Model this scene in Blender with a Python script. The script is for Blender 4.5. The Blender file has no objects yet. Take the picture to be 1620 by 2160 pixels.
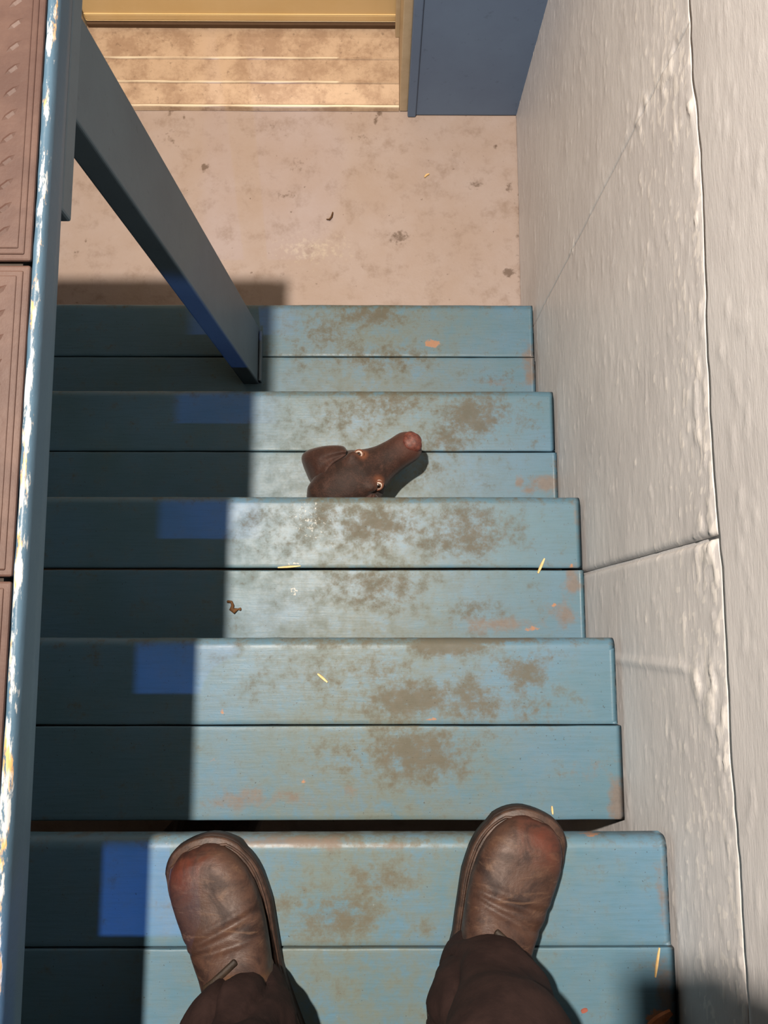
import bpy, bmesh, math, random
import numpy as np
from mathutils import Vector, Matrix

C = bpy.context.scene
rnd = random.Random(7)

# ------------------------------------------------------------------ camera
CAMZ = 2.2183            # camera height above the lower floor (m)
cd = bpy.data.cameras.new('camera')
cam = bpy.data.objects.new('camera', cd)
C.collection.objects.link(cam)
pitch, tilt, roll = 0.1371, -0.0064, 0.0007
F = Vector((0, math.sin(pitch), -math.cos(pitch)))
U = Vector((0, math.cos(pitch), math.sin(pitch)))
R = Vector((1, 0, 0))
R, F = (math.cos(tilt)*R + math.sin(tilt)*F), (math.cos(tilt)*F - math.sin(tilt)*R)
R, U = (math.cos(roll)*R + math.sin(roll)*U), (math.cos(roll)*U - math.sin(roll)*R)
m = Matrix((R, U, -F)).transposed().to_4x4()
m.translation = (0, 0, CAMZ)
cam.matrix_world = m
cd.sensor_fit = 'VERTICAL'
cd.sensor_height = 24.0
cd.lens = 24.0*1783.55/2160
cd.clip_start = 0.02
C.camera = cam

# ------------------------------------------------------------------ world, lamps, exposure
w = bpy.data.worlds.new('world'); C.world = w; w.use_nodes = True
w.node_tree.nodes['Background'].inputs[0].default_value = (0.5, 0.6, 0.8, 1)
w.node_tree.nodes['Background'].inputs[1].default_value = 0.004
C.view_settings.view_transform = 'Standard'
C.view_settings.look = 'None'
C.view_settings.gamma = 1
C.view_settings.use_curve_mapping = False
C.view_settings.exposure = 0.0
C.cycles.diffuse_bounces = 1

LAMP = Vector((-0.433, 0.59, CAMZ + 1.5))
sl_ = bpy.data.lights.new('bulb_light', 'SPOT'); sl_.energy = 610; sl_.color = (1.0, 0.87, 0.74); sl_.shadow_soft_size = 0.034
sl_.spot_size = math.radians(70); sl_.spot_blend = 0.25
so_ = bpy.data.objects.new('bulb_light', sl_); so_.location = LAMP; C.collection.objects.link(so_)   # points straight down; cone and shade added to cut wall bounce
bl_ = bpy.data.lights.new('blue_light', 'SPOT'); bl_.energy = 62; bl_.color = (0.15, 0.36, 1.0); bl_.shadow_soft_size = 0.012
bl_.spot_size = math.radians(21); bl_.spot_blend = 0.25
bo_ = bpy.data.objects.new('blue_light', bl_); bo_.location = (-0.22, -1.28, CAMZ); C.collection.objects.link(bo_)      # unseen cold light from behind, cone narrowed to the left of the stairs
bo_.rotation_euler = (Vector((-0.42, 0.20, CAMZ-1.55)) - Vector(bo_.location)).to_track_quat('-Z', 'Y').to_euler()

# ------------------------------------------------------------------ materials
def new_mat(name, rough=0.5, spec=0.5, metallic=0.0):
    mt = bpy.data.materials.new(name); mt.use_nodes = True
    nt = mt.node_tree; b = nt.nodes['Principled BSDF']
    b.inputs['Roughness'].default_value = rough
    b.inputs['Metallic'].default_value = metallic
    b.inputs['Specular IOR Level'].default_value = spec
    return mt, nt, b
def N(nt, t, **k):
    n = nt.nodes.new(t)
    for a, v in k.items(): setattr(n, a, v)
    return n
def coords(nt, scale=(1, 1, 1)):
    tc = N(nt, 'ShaderNodeTexCoord'); mp = N(nt, 'ShaderNodeMapping')
    mp.inputs['Scale'].default_value = scale
    nt.links.new(tc.outputs['Object'], mp.inputs['Vector']); return mp.outputs['Vector']
def noise(nt, vec, scale, detail=4, rough=0.6, dist=0.0):
    n = N(nt, 'ShaderNodeTexNoise'); n.inputs['Scale'].default_value = scale
    n.inputs['Detail'].default_value = detail; n.inputs['Roughness'].default_value = rough
    n.inputs['Distortion'].default_value = dist
    nt.links.new(vec, n.inputs['Vector']); return n.outputs['Fac']
def ramp(nt, fac, stops, interp='LINEAR'):
    r = N(nt, 'ShaderNodeValToRGB'); r.color_ramp.interpolation = interp
    e = r.color_ramp.elements
    while len(e) < len(stops): e.new(0.5)
    for i, (p, c) in enumerate(stops):
        e[i].position = p; e[i].color = c if len(c) == 4 else (*c, 1)
    nt.links.new(fac, r.inputs['Fac']); return r.outputs['Color']
def math_(nt, op, a, b=None):
    n = N(nt, 'ShaderNodeMath', operation=op)
    for i, v in enumerate((a, b)):
        if v is None: continue
        if isinstance(v, (int, float)): n.inputs[i].default_value = v
        else: nt.links.new(v, n.inputs[i])
    return n.outputs[0]
def mapr(nt, v, a, b, c=0.0, d=1.0):
    n = N(nt, 'ShaderNodeMapRange'); n.interpolation_type = 'SMOOTHSTEP'
    n.inputs[1].default_value = a; n.inputs[2].default_value = b
    n.inputs[3].default_value = c; n.inputs[4].default_value = d
    nt.links.new(v, n.inputs[0]); return n.outputs[0]
def mix(nt, fac, a, b, mode='MIX'):
    n = N(nt, 'ShaderNodeMix', data_type='RGBA', blend_type=mode)
    for i, v in ((0, fac), (6, a), (7, b)):
        if isinstance(v, (int, float)): n.inputs[i].default_value = v
        elif isinstance(v, tuple): n.inputs[i].default_value = (*v, 1) if len(v) == 3 else v
        else: nt.links.new(v, n.inputs[i])
    return n.outputs[2]
def attr(nt, name):
    n = N(nt, 'ShaderNodeAttribute', attribute_name=name); return n.outputs['Fac']
def bump(nt, b, h, strength=0.3, dist=0.002):
    n = N(nt, 'ShaderNodeBump'); n.inputs['Strength'].default_value = strength
    n.inputs['Distance'].default_value = dist
    nt.links.new(h, n.inputs['Height']); nt.links.new(n.outputs['Normal'], b.inputs['Normal'])
def col(nt, b, c): nt.links.new(c, b.inputs['Base Color'])

def lin(r, g, b):
    f = lambda v: (v/255/12.92) if v <= 10 else ((v/255 + 0.055)/1.055)**2.4
    return (f(r), f(g), f(b))

def lint(*c): return tuple(x*0.62 for x in lin(*c))
def mat_tread():
    mt, nt, b = new_mat('tread_paint', 0.42, 0.42)
    v = coords(nt); vg = coords(nt, (3, 40, 40))
    n1 = noise(nt, v, 28, 8, 0.68); n2 = noise(nt, v, 90, 5, 0.7); n3 = noise(nt, v, 7, 4, 0.6)
    grain = noise(nt, vg, 6, 6, 0.65)
    base = mix(nt, mapr(nt, n3, 0.3, 0.7), lint(106, 150, 172), lint(110, 158, 192))
    base = mix(nt, mapr(nt, grain, 0.42, 0.7, 0, 0.28), base, lint(88, 128, 140))
    base = mix(nt, mapr(nt, n1, 0.48, 0.72, 0, 0.35), base, lint(122, 150, 150))
    # thin grey-green haze of ground-in dirt where feet go
    haze = attr(nt, 'haze')
    hz = math_(nt, 'MULTIPLY', haze, mapr(nt, math_(nt, 'ADD', n1, math_(nt, 'MULTIPLY', n2, 0.4)), 0.40, 0.80))
    base = mix(nt, hz, base, lint(128, 140, 130))
    # ground-in dirt, and shade painted along the nosings
    g = math_(nt, 'ADD', attr(nt, 'grime_shade'), math_(nt, 'MULTIPLY', math_(nt, 'SUBTRACT', n1, 0.5), 2.3))
    g = math_(nt, 'ADD', g, math_(nt, 'MULTIPLY', math_(nt, 'SUBTRACT', n2, 0.5), 1.7))
    gm = mapr(nt, g, 0.15, 1.0, 0, 0.82)
    gcol = mix(nt, n2, lint(98, 96, 78), lint(124, 112, 92))
    base = mix(nt, gm, base, gcol)
    # earth coloured dirt in corners and on edges
    e = math_(nt, 'ADD', attr(nt, 'earth'), math_(nt, 'MULTIPLY', math_(nt, 'SUBTRACT', n1, 0.5), 1.8))
    base = mix(nt, mapr(nt, e, 0.25, 0.85, 0, 0.85), base, mix(nt, n2, lint(120, 106, 96), lint(162, 146, 134)))
    # bare wood
    o = math_(nt, 'ADD', attr(nt, 'bare'), math_(nt, 'MULTIPLY', math_(nt, 'SUBTRACT', n2, 0.5), 1.2))
    base = mix(nt, mapr(nt, o, 0.45, 0.65), base, mix(nt, n1, lint(190, 130, 92), lint(208, 166, 134)))
    # white paint splashes, and glints painted along the nosings
    wv = math_(nt, 'ADD', attr(nt, 'white'), math_(nt, 'MULTIPLY', math_(nt, 'SUBTRACT', noise(nt, v, 130, 4, 0.7), 0.5), 4.0))
    base = mix(nt, mapr(nt, wv, 0.85, 1.15, 0, 0.9), base, lint(222, 226, 220))
    # dark flecks
    base = mix(nt, mapr(nt, noise(nt, v, 260, 2, 0.5), 0.70, 0.76, 0, 0.7), base, lint(70, 66, 58))
    col(nt, b, base)
    rr = math_(nt, 'ADD', mapr(nt, n1, 0.35, 0.7, 0.40, 0.54), math_(nt, 'MULTIPLY', gm, 0.16))
    nt.links.new(rr, b.inputs['Roughness'])
    h = math_(nt, 'ADD', math_(nt, 'MULTIPLY', grain, 0.7), math_(nt, 'MULTIPLY', n2, 0.5))
    bump(nt, b, h, 0.24, 0.0012)
    return mt
def mat_paint(name, c1, c2, rough=0.5, scale=8, spec=0.4):
    mt, nt, b = new_mat(name, rough, spec); v = coords(nt)
    n1 = noise(nt, v, scale, 5, 0.6); n2 = noise(nt, v, scale*14, 4, 0.6)
    base = mix(nt, mapr(nt, n1, 0.3, 0.7), c1, c2)
    base = mix(nt, mapr(nt, n2, 0.62, 0.72, 0, 0.35), base, tuple(x*0.55 for x in c1))
    col(nt, b, base); bump(nt, b, n2, 0.2, 0.001); return mt
def mat_edge():
    mt, nt, b = new_mat('chipped_blue_paint', 0.42, 0.5); v = coords(nt)
    n1 = noise(nt, v, 30, 5, 0.65); n2 = noise(nt, v, 120, 4, 0.6)
    vl = coords(nt, (40, 8, 40)); n4 = noise(nt, vl, 2.6, 5, 0.7)
    base = mix(nt, n1, lin(70, 98, 120), lin(82, 112, 134))
    a = attr(nt, 'bare')
    k = math_(nt, 'ADD', a, math_(nt, 'MULTIPLY', math_(nt, 'SUBTRACT', n4, 0.5), 2.2))
    base = mix(nt, mapr(nt, k, 0.50, 0.66), base, mix(nt, mapr(nt, noise(nt, vl, 3, 3), 0.5, 0.62), lin(196, 200, 202), lin(216, 168, 108)))
    col(nt, b, base); bump(nt, b, n2, 0.3, 0.001); return mt
def mat_wall():
    mt, nt, b = new_mat('wall_paint', 0.5, 0.4); v = coords(nt); vs = coords(nt, (1, 0.35, 1.6))
    n1 = noise(nt, v, 5, 6, 0.65); n2 = noise(nt, vs, 60, 5, 0.7); n3 = noise(nt, vs, 160, 3, 0.6)
    base = mix(nt, mapr(nt, n1, 0.3, 0.7), lin(222, 221, 223), lin(233, 233, 235))
    base = mix(nt, mapr(nt, n2, 0.56, 0.75, 0, 0.5), base, lin(204, 203, 203))
    wv = math_(nt, 'ADD', attr(nt, 'white'), math_(nt, 'MULTIPLY', math_(nt, 'SUBTRACT', n2, 0.5), 0.8))
    base = mix(nt, mapr(nt, wv, 0.35, 0.7, 0, 0.9), base, lin(250, 248, 246))
    base = mix(nt, mapr(nt, attr(nt, 'earth'), 0.2, 0.9, 0, 0.8), base, lin(120, 106, 94))
    col(nt, b, base)
    bump(nt, b, math_(nt, 'ADD', n2, math_(nt, 'MULTIPLY', n3, 0.6)), 0.4, 0.0014); return mt
def linf(*c): return tuple(x*0.74 for x in lin(*c))
def mat_floor():
    mt, nt, b = new_mat('floor_paint', 0.4, 0.45); v = coords(nt)
    n1 = noise(nt, v, 3.5, 6, 0.65); n2 = noise(nt, v, 16, 6, 0.7); n3 = noise(nt, v, 70, 4, 0.65)
    base = mix(nt, mapr(nt, n1, 0.3, 0.7), linf(196, 174, 160), linf(204, 186, 178))
    base = mix(nt, mapr(nt, n2, 0.48, 0.75, 0, 0.6), base, linf(158, 134, 116))
    s = math_(nt, 'ADD', attr(nt, 'grime_shade'), math_(nt, 'MULTIPLY', math_(nt, 'SUBTRACT', n3, 0.5), 1.5))
    base = mix(nt, mapr(nt, s, 0.4, 0.8, 0, 0.75), base, linf(106, 84, 66))
    sp = noise(nt, v, 55, 3, 0.6)
    base = mix(nt, mapr(nt, sp, 0.69, 0.75, 0, 0.6), base, linf(112, 90, 74))
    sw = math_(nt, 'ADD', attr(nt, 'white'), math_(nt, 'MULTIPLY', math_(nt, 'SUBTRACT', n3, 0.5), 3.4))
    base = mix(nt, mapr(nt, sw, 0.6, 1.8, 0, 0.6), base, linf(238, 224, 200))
    col(nt, b, base); bump(nt, b, math_(nt, 'ADD', n2, math_(nt, 'MULTIPLY', n3, 0.4)), 0.35, 0.003); return mt
def mat_simple(name, c1, c2, scale=20, rough=0.5, spec=0.4, metallic=0, bs=0.3, bd=0.001, stretch=(1, 1, 1), lo=0.35, hi=0.65):
    mt, nt, b = new_mat(name, rough, spec, metallic); v = coords(nt, stretch)
    n1 = noise(nt, v, scale, 6, 0.65); n2 = noise(nt, v, scale*6, 4, 0.6)
    base = mix(nt, mapr(nt, n1, lo, hi), c1, c2)
    col(nt, b, base); bump(nt, b, math_(nt, 'ADD', n1, n2), bs, bd); return mt
def mat_threshold():
    mt, nt, b = new_mat('worn_threshold_metal', 0.42, 0.5, 0.25); v = coords(nt)
    n1 = noise(nt, v, 14, 6, 0.7); n2 = noise(nt, v, 60, 5, 0.7)
    base = mix(nt, mapr(nt, n1, 0.38, 0.64), lin(204, 178, 152), lin(172, 144, 120))
    base = mix(nt, mapr(nt, n2, 0.56, 0.72, 0, 0.6), base, lin(116, 94, 78))
    base = mix(nt, mapr(nt, attr(nt, 'white'), 0.3, 0.8), base, lin(240, 226, 200))
    col(nt, b, base); bump(nt, b, n2, 0.3, 0.001); return mt
def mat_leather():
    mt, nt, b = new_mat('worn_brown_leather', 0.55, 0.35); v = coords(nt)
    n1 = noise(nt, v, 20, 6, 0.65, 0.6); n2 = noise(nt, v, 240, 3, 0.6); n3 = noise(nt, v, 9, 4, 0.6)
    n4 = noise(nt, coords(nt, (1, 3.2, 1)), 26, 5, 0.7, 0.8)
    base = mix(nt, mapr(nt, n3, 0.35, 0.65), lin(54, 36, 30), lin(76, 54, 44))
    base = mix(nt, mapr(nt, n1, 0.44, 0.66, 0, 0.9), base, lin(34, 21, 19))
    base = mix(nt, mapr(nt, n4, 0.50, 0.75, 0, 0.65), base, lin(104, 80, 64))
    base = mix(nt, attr(nt, 'toe'), base, mix(nt, mapr(nt, n1, 0.35, 0.6), lin(92, 44, 32), lin(48, 26, 22)))
    base = mix(nt, attr(nt, 'tan'), base, mix(nt, n1, lin(118, 84, 52), lin(74, 52, 34)))
    col(nt, b, base)
    nt.links.new(mapr(nt, n1, 0.3, 0.7, 0.42, 0.66), b.inputs['Roughness'])
    bump(nt, b, math_(nt, 'ADD', n2, math_(nt, 'MULTIPLY', n4, 1.5)), 0.3, 0.0012); return mt
def mat_fur():
    mt, nt, b = new_mat('chocolate_fur', 0.62, 0.25); v = coords(nt)
    n1 = noise(nt, v, 38, 6, 0.7, 0.5); n2 = noise(nt, v, 330, 3, 0.65)
    base = mix(nt, mapr(nt, n1, 0.35, 0.65), lin(42, 28, 23), lin(70, 47, 39))
    base = mix(nt, math_(nt, 'MULTIPLY', mapr(nt, n2, 0.4, 0.65), 0.6), base, lin(34, 22, 18))
    base = mix(nt, mapr(nt, noise(nt, v, 13, 4, 0.6), 0.45, 0.62, 0, 0.55), base, lin(38, 24, 20))
    base = mix(nt, attr(nt, 'muzzle'), base, mix(nt, n1, lin(108, 64, 52), lin(78, 48, 40)))
    base = mix(nt, attr(nt, 'rim'), base, lin(120, 74, 52))
    col(nt, b, base); b.inputs['Sheen Weight'].default_value = 0.12
    bump(nt, b, n2, 0.5, 0.0012); return mt
def mat_plain(name, c, rough=0.5, spec=0.5, metallic=0):
    mt, nt, b = new_mat(name, rough, spec, metallic)
    v = coords(nt); n = noise(nt, v, 90, 3, 0.6)
    col(nt, b, mix(nt, n, tuple(x*0.85 for x in c), tuple(min(1, x*1.12) for x in c))); return mt

M = dict(
    tread=mat_tread(),
    post=mat_paint('post_blue_paint', lin(96, 112, 124), lin(104, 122, 134), 0.5, 6),
    pier=mat_paint('wall_blue_paint', lin(108, 130, 162), lin(114, 138, 170), 0.55, 4, 0.3),
    edge=mat_edge(), wall=mat_wall(), floor=mat_floor(),
    rubber=mat_simple('brown_rubber', lin(78, 57, 51), lin(92, 70, 62), 14, 0.5, 0.4, 0, 0.25, 0.001),
    dark_wood=mat_simple('dark_timber', lin(44, 38, 34), lin(60, 52, 46), 10, 0.7, 0.2),
    dim=mat_simple('dim_plaster', lin(70, 62, 54), lin(84, 76, 66), 5, 0.8, 0.2),
    door=mat_simple('door_yellow_paint', lin(240, 206, 146), lin(244, 212, 156), 5, 0.35, 0.5, 0, 0.1, 0.001),
    jamb=mat_simple('jamb_paint', lin(206, 184, 150), lin(218, 198, 166), 12, 0.5, 0.4),
    gap=mat_plain('door_seal_rubber', lin(92, 70, 52), 0.7, 0.2),
    threshold=mat_threshold(), leather=mat_leather(), fur=mat_fur(),
    sole=mat_simple('boot_sole_rubber', lin(34, 26, 24), lin(48, 38, 34), 40, 0.6, 0.3),
    welt=mat_simple('boot_welt', lin(50, 36, 30), lin(74, 54, 44), 60, 0.5, 0.4),
    lace=mat_simple('lace_leather', lin(34, 26, 20), lin(48, 37, 27), 60, 0.6, 0.3),
    trouser=mat_simple('dark_brown_canvas', lin(37, 26, 25), lin(46, 33, 31), 30, 0.85, 0.15, 0, 0.35, 0.0015),
    jacket=mat_simple('dark_jacket_cloth', lin(44, 46, 52), lin(54, 56, 62), 30, 0.85, 0.15),
    skin=mat_plain('skin', lin(198, 150, 124), 0.5, 0.4),
    hair=mat_plain('brown_hair', lin(58, 40, 28), 0.6, 0.3),
    nose=mat_simple('liver_nose', lin(82, 46, 40), lin(116, 68, 58), 120, 0.42, 0.4, 0, 0.5, 0.001),
    eye=mat_plain('eye_white', lin(214, 198, 186), 0.08, 0.7),
    iris=mat_plain('amber_iris', lin(70, 42, 28), 0.08, 0.7),
    pupil=mat_plain('pupil', lin(14, 10, 8), 0.05, 0.8),
    straw=mat_simple('straw', lin(226, 186, 122), lin(238, 206, 150), 90, 0.5, 0.4),
    leaf=mat_simple('dry_leaf', lin(84, 58, 34), lin(104, 74, 46), 90, 0.7, 0.2),
    chip=mat_simple('orange_chip', lin(176, 110, 70), lin(196, 134, 96), 90, 0.6, 0.3),
    crumb=mat_plain('red_crumb', lin(148, 84, 70), 0.6),
    phone=mat_plain('phone_black', lin(16, 16, 18), 0.25, 0.5),
    brass=mat_plain('socket_metal', lin(170, 160, 140), 0.35, 0.5, 0.8),
)
mt, nt, b = new_mat('bulb_glass', 0.2); b.inputs['Base Color'].default_value = (1, .9, .75, 1)
b.inputs['Emission Color'].default_value = (1, .86, .68, 1); b.inputs['Emission Strength'].default_value = 30
M['bulb'] = mt

# ------------------------------------------------------------------ building helpers
def link_mesh(name, me, mat, parent=None, smooth=True):
    o = bpy.data.objects.new(name, me); C.collection.objects.link(o)
    mats = mat if isinstance(mat, (list, tuple)) else [mat]
    me.materials.clear()
    for mm in mats: me.materials.append(mm)
    if smooth:
        me.polygons.foreach_set('use_smooth', [True]*len(me.polygons))
    if parent is not None:
        o.parent = parent
        # vertices were written in world space: bring them into the parent's frame
        p = parent; off = Vector((0, 0, 0))
        while p is not None: off += p.location; p = p.parent
        me.transform(Matrix.Translation(-off))
    return o
def pydata(name, verts, faces, mat, parent=None, smooth=True):
    me = bpy.data.meshes.new(name); me.from_pydata([tuple(v) for v in verts], [], [tuple(f) for f in faces]); me.update()
    return link_mesh(name, me, mat, parent, smooth)
def put_attr(o, name, vals):
    a = o.data.attributes.new(name, 'FLOAT', 'POINT'); a.data.foreach_set('value', np.asarray(vals, dtype=np.float32))
def empty(name, loc, label=None, cat=None, group=None):
    o = bpy.data.objects.new(name, None); o.empty_display_size = 0.05; o.location = loc; C.collection.objects.link(o)
    tag(o, label, cat, group); return o
def tag(o, label=None, cat=None, group=None, kind=None):
    if label: o['label'] = label
    if cat: o['category'] = cat
    if group: o['group'] = group
    if kind: o['kind'] = kind
    return o
def box_bm(x0, x1, y0, y1, z0, z1, bevel=0.0, seg=2, bm=None):
    bm = bm or bmesh.new()
    r = bmesh.ops.create_cube(bm, size=1.0)
    for v in r['verts']:
        v.co = Vector(((x0+x1)/2 + v.co.x*(x1-x0), (y0+y1)/2 + v.co.y*(y1-y0), (z0+z1)/2 + v.co.z*(z1-z0)))
    if bevel:
        es = list({e for v in r['verts'] for e in v.link_edges})
        bmesh.ops.bevel(bm, geom=es, offset=bevel, segments=seg, affect='EDGES', profile=0.5)
    return bm
def from_bm(name, bm, mat, parent=None, smooth=False):
    me = bpy.data.meshes.new(name); bm.to_mesh(me); bm.free(); return link_mesh(name, me, mat, parent, smooth)
def box(name, x0, x1, y0, y1, z0, z1, mat, parent=None, bevel=0.002):
    o = from_bm(name, box_bm(x0, x1, y0, y1, z0, z1, bevel), mat, parent)
    return o

# numpy value noise
def vnoise(x, y, seed=0):
    xi = np.floor(x).astype(np.int64); yi = np.floor(y).astype(np.int64)
    fx = x-xi; fy = y-yi
    fx = fx*fx*(3-2*fx); fy = fy*fy*(3-2*fy)
    def h(a, b):
        n = (a*374761393 + b*668265263 + seed*982451653) & 0x7fffffff
        n = ((n ^ (n >> 13))*1274126177) & 0x7fffffff
        return ((n ^ (n >> 16)) & 0xffff)/65535.0
    return (h(xi, yi)*(1-fx)+h(xi+1, yi)*fx)*(1-fy) + (h(xi, yi+1)*(1-fx)+h(xi+1, yi+1)*fx)*fy
def fbm(x, y, seed=0, oct=4):
    s = 0; a = 0.5; t = 0
    for i in range(oct):
        s = s + a*vnoise(x*2**i, y*2**i, seed+i); t += a; a *= 0.5
    return s/t
def blobs(x, y, lst):
    s = np.zeros_like(x)
    for (cx, cy, rx, ry, k) in lst:
        s = np.maximum(s, k*np.exp(-(((x-cx)/rx)**2 + ((y-cy)/ry)**2)*0.9))
    return s

# rounded tubes along a polyline
def tube_geo(pts, rad, n=14, up=None, caps=True):
    pts = [Vector(p) for p in pts]; V = []; Fc = []
    L = len(pts); rings = []
    tang = []
    for i in range(L):
        a = pts[max(i-1, 0)]; c = pts[min(i+1, L-1)]; tang.append((c-a).normalized())
    ref = Vector(up) if up else (Vector((0, 0, 1)) if abs(tang[0].z) < 0.9 else Vector((0, 1, 0)))
    x = (ref - tang[0]*ref.dot(tang[0])).normalized()
    seq = []
    rr = [(r, r) if isinstance(r, (int, float)) else r for r in rad]
    frames = []
    for i in range(L):
        x = (x - tang[i]*x.dot(tang[i])).normalized(); frames.append((x.copy(), tang[i].cross(x)))
    if caps:
        for k in (80, 60, 40, 20):
            a = math.radians(k); seq.append((pts[0]-tang[0]*rr[0][0]*0.8*math.sin(a), frames[0], (rr[0][0]*math.cos(a), rr[0][1]*math.cos(a))))
    for i in range(L): seq.append((pts[i], frames[i], rr[i]))
    if caps:
        for k in (20, 40, 60, 80):
            a = math.radians(k); seq.append((pts[-1]+tang[-1]*rr[-1][0]*0.8*math.sin(a), frames[-1], (rr[-1][0]*math.cos(a), rr[-1][1]*math.cos(a))))
    for (p, (fx, fy), (ra, rb)) in seq:
        rings.append(len(V))
        for j in range(n):
            t = 2*math.pi*j/n; V.append(p + fx*ra*math.cos(t) + fy*rb*math.sin(t))
    for a, c in zip(rings[:-1], rings[1:]):
        for j in range(n):
            Fc.append((a+j, a+(j+1) % n, c+(j+1) % n, c+j))
    Fc.append(tuple(reversed(range(rings[0], rings[0]+n)))); Fc.append(tuple(range(rings[-1], rings[-1]+n)))
    return V, Fc
def smooth_path(pts, rad, sub=5):
    P = [Vector(p) for p in pts]; rr = [(r, r) if isinstance(r, (int, float)) else r for r in rad]
    out = []; ro = []
    for i in range(len(P)-1):
        p0 = P[max(i-1, 0)]; p1 = P[i]; p2 = P[i+1]; p3 = P[min(i+2, len(P)-1)]
        for k in range(sub):
            t = k/sub
            q = 0.5*((2*p1)+(p2-p0)*t+(2*p0-5*p1+4*p2-p3)*t*t+(3*p1-p0-3*p2+p3)*t**3)
            out.append(q); s = t*t*(3-2*t)
            ro.append((rr[i][0]*(1-s)+rr[i+1][0]*s, rr[i][1]*(1-s)+rr[i+1][1]*s))
    out.append(P[-1]); ro.append(rr[-1]); return out, ro
class Geo:
    def __init__(s): s.V = []; s.F = []
    def add(s, g):
        o = len(s.V); s.V += [Vector(v) for v in g[0]]; s.F += [tuple(i+o for i in f) for f in g[1]]; return s
    def limb(s, pts, rad, n=16, sub=5, up=None):
        if len(pts) > 2: pts, rad = smooth_path(pts, rad, sub)
        return s.add(tube_geo(pts, rad, n, up))
    def ball(s, c, r, rot=None, n=16):
        c = Vector(c); r = (r, r, r) if isinstance(r, (int, float)) else r
        V = []; Fc = []; m = n//2
        for i in range(1, m):
            th = math.pi*i/m
            for j in range(n):
                ph = 2*math.pi*j/n
                v = Vector((r[0]*math.sin(th)*math.cos(ph), r[1]*math.sin(th)*math.sin(ph), r[2]*math.cos(th)))
                V.append(c + (rot @ v if rot else v))
        t = len(V); z = Vector((0, 0, r[2])); z = rot @ z if rot else z
        V.append(c+z); V.append(c-z)
        for i in range(m-2):
            for j in range(n):
                a = i*n+j; b2 = i*n+(j+1) % n; Fc.append((a, a+n, b2+n, b2))
        for j in range(n):
            Fc.append((t, j, (j+1) % n)); k = (m-2)*n; Fc.append((t+1, k+(j+1) % n, k+j))
        return s.add((V, Fc))
def fuse(name, geo, voxel, mat, parent=None, smooth_it=6, fac=0.5):
    """one continuous closed surface from overlapping closed pieces"""
    me = bpy.data.meshes.new(name+'_raw'); me.from_pydata([tuple(v) for v in geo.V], [], geo.F); me.update()
    bm = bmesh.new(); bm.from_mesh(me); bmesh.ops.recalc_face_normals(bm, faces=bm.faces); bm.to_mesh(me); bm.free()
    t = bpy.data.objects.new(name+'_raw', me); C.collection.objects.link(t)
    md = t.modifiers.new('r', 'REMESH'); md.mode = 'VOXEL'; md.voxel_size = voxel
    if smooth_it:
        sm = t.modifiers.new('s', 'SMOOTH'); sm.factor = fac; sm.iterations = smooth_it
    dg = bpy.context.evaluated_depsgraph_get(); dg.update()
    out = bpy.data.meshes.new_from_object(t.evaluated_get(dg)); out.name = name
    bpy.data.objects.remove(t); bpy.data.meshes.remove(me)
    return link_mesh(name, out, mat, parent)
def coords_np(o):
    n = len(o.data.vertices); a = np.empty(n*3, dtype=np.float32); o.data.vertices.foreach_get('co', a); return a.reshape(-1, 3)
def world_np(o):
    a = coords_np(o).copy(); p = o
    while p is not None: a += np.array(p.location, dtype=np.float32); p = p.parent
    return a
def displace(o, d):
    """push every vertex along its normal"""
    co = coords_np(o); n = np.empty(len(co)*3, dtype=np.float32); o.data.vertex_normals.foreach_get('vector', n); n = n.reshape(-1, 3)
    o.data.vertices.foreach_set('co', (co + n*np.asarray(d, dtype=np.float32)[:, None]).ravel()); o.data.update()

# ------------------------------------------------------------------ large structure
XW = 0.390                 # face of the right hand wall
YF = 1.440                 # face of the far (blue) wall
XL, YB, ZC = -2.1, -2.3, CAMZ + 1.78
PLZ = CAMZ - 0.765         # top of the raised platform

def grid_xy(xs, ys, zf):
    X, Y = np.meshgrid(xs, ys, indexing='ij'); Z = zf(X, Y)
    return X, Y, Z
def grid_faces(nx, ny):
    i, j = np.meshgrid(np.arange(nx-1), np.arange(ny-1), indexing='ij'); a = (i*ny+j).ravel()
    return np.stack([a, a+ny, a+ny+1, a+1], 1)

# floor, painted concrete with stains
FL_SPOTS = [(-0.488, 1.282, 0.011, 0.013, 1.2), (0.267, 1.231, 0.029, 0.017, 0.65), (0.366, 1.224, 0.019, 0.02, 0.65), (0.134, 1.256, 0.008, 0.009, 0.6), (0.357, 0.973, 0.018, 0.014, 1.1), (-0.052, 1.372, 0.053, 0.017, 0.45), (-0.263, 1.201, 0.04, 0.017, 0.6), (0.054, 1.076, 0.039, 0.028, 0.75), (-0.238, 1.293, 0.066, 0.036, 0.45), (0.001, 1.445, 0.013, 0.015, 0.8), (-0.589, 1.45, 0.016, 0.012, 0.8), (-0.552, 1.435, 0.005, 0.009, 1), (-0.012, 1.423, 0.008, 0.014, 0.8), (0.329, 1.345, 0.007, 0.007, 1), (-0.3, 1.4, 0.067, 0.043, 0.4), (-0.586, 1.37, 0.04, 0.043, 0.5), (-0.835, 1.025, 0.007, 0.01, 1.2), (0.158, 0.952, 0.008, 0.005, 0.8), (-0.266, 0.965, 0.01, 0.008, 0.8), (-0.416, 0.978, 0.007, 0.007, 0.8), (0.386, 1.0, 0.008, 0.4, 0.6)]
xs = np.concatenate([np.linspace(XL, -1.0, 6)[:-1], np.linspace(-1.0, 0.46, 147)])
ys = np.concatenate([np.linspace(YB, 0.7, 12)[:-1], np.linspace(0.7, 1.95, 126)])
X, Y, Z = grid_xy(xs, ys, lambda x, y: (fbm(x*6, y*6, 3)-0.5)*0.003)
Z -= 0.0018
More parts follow.
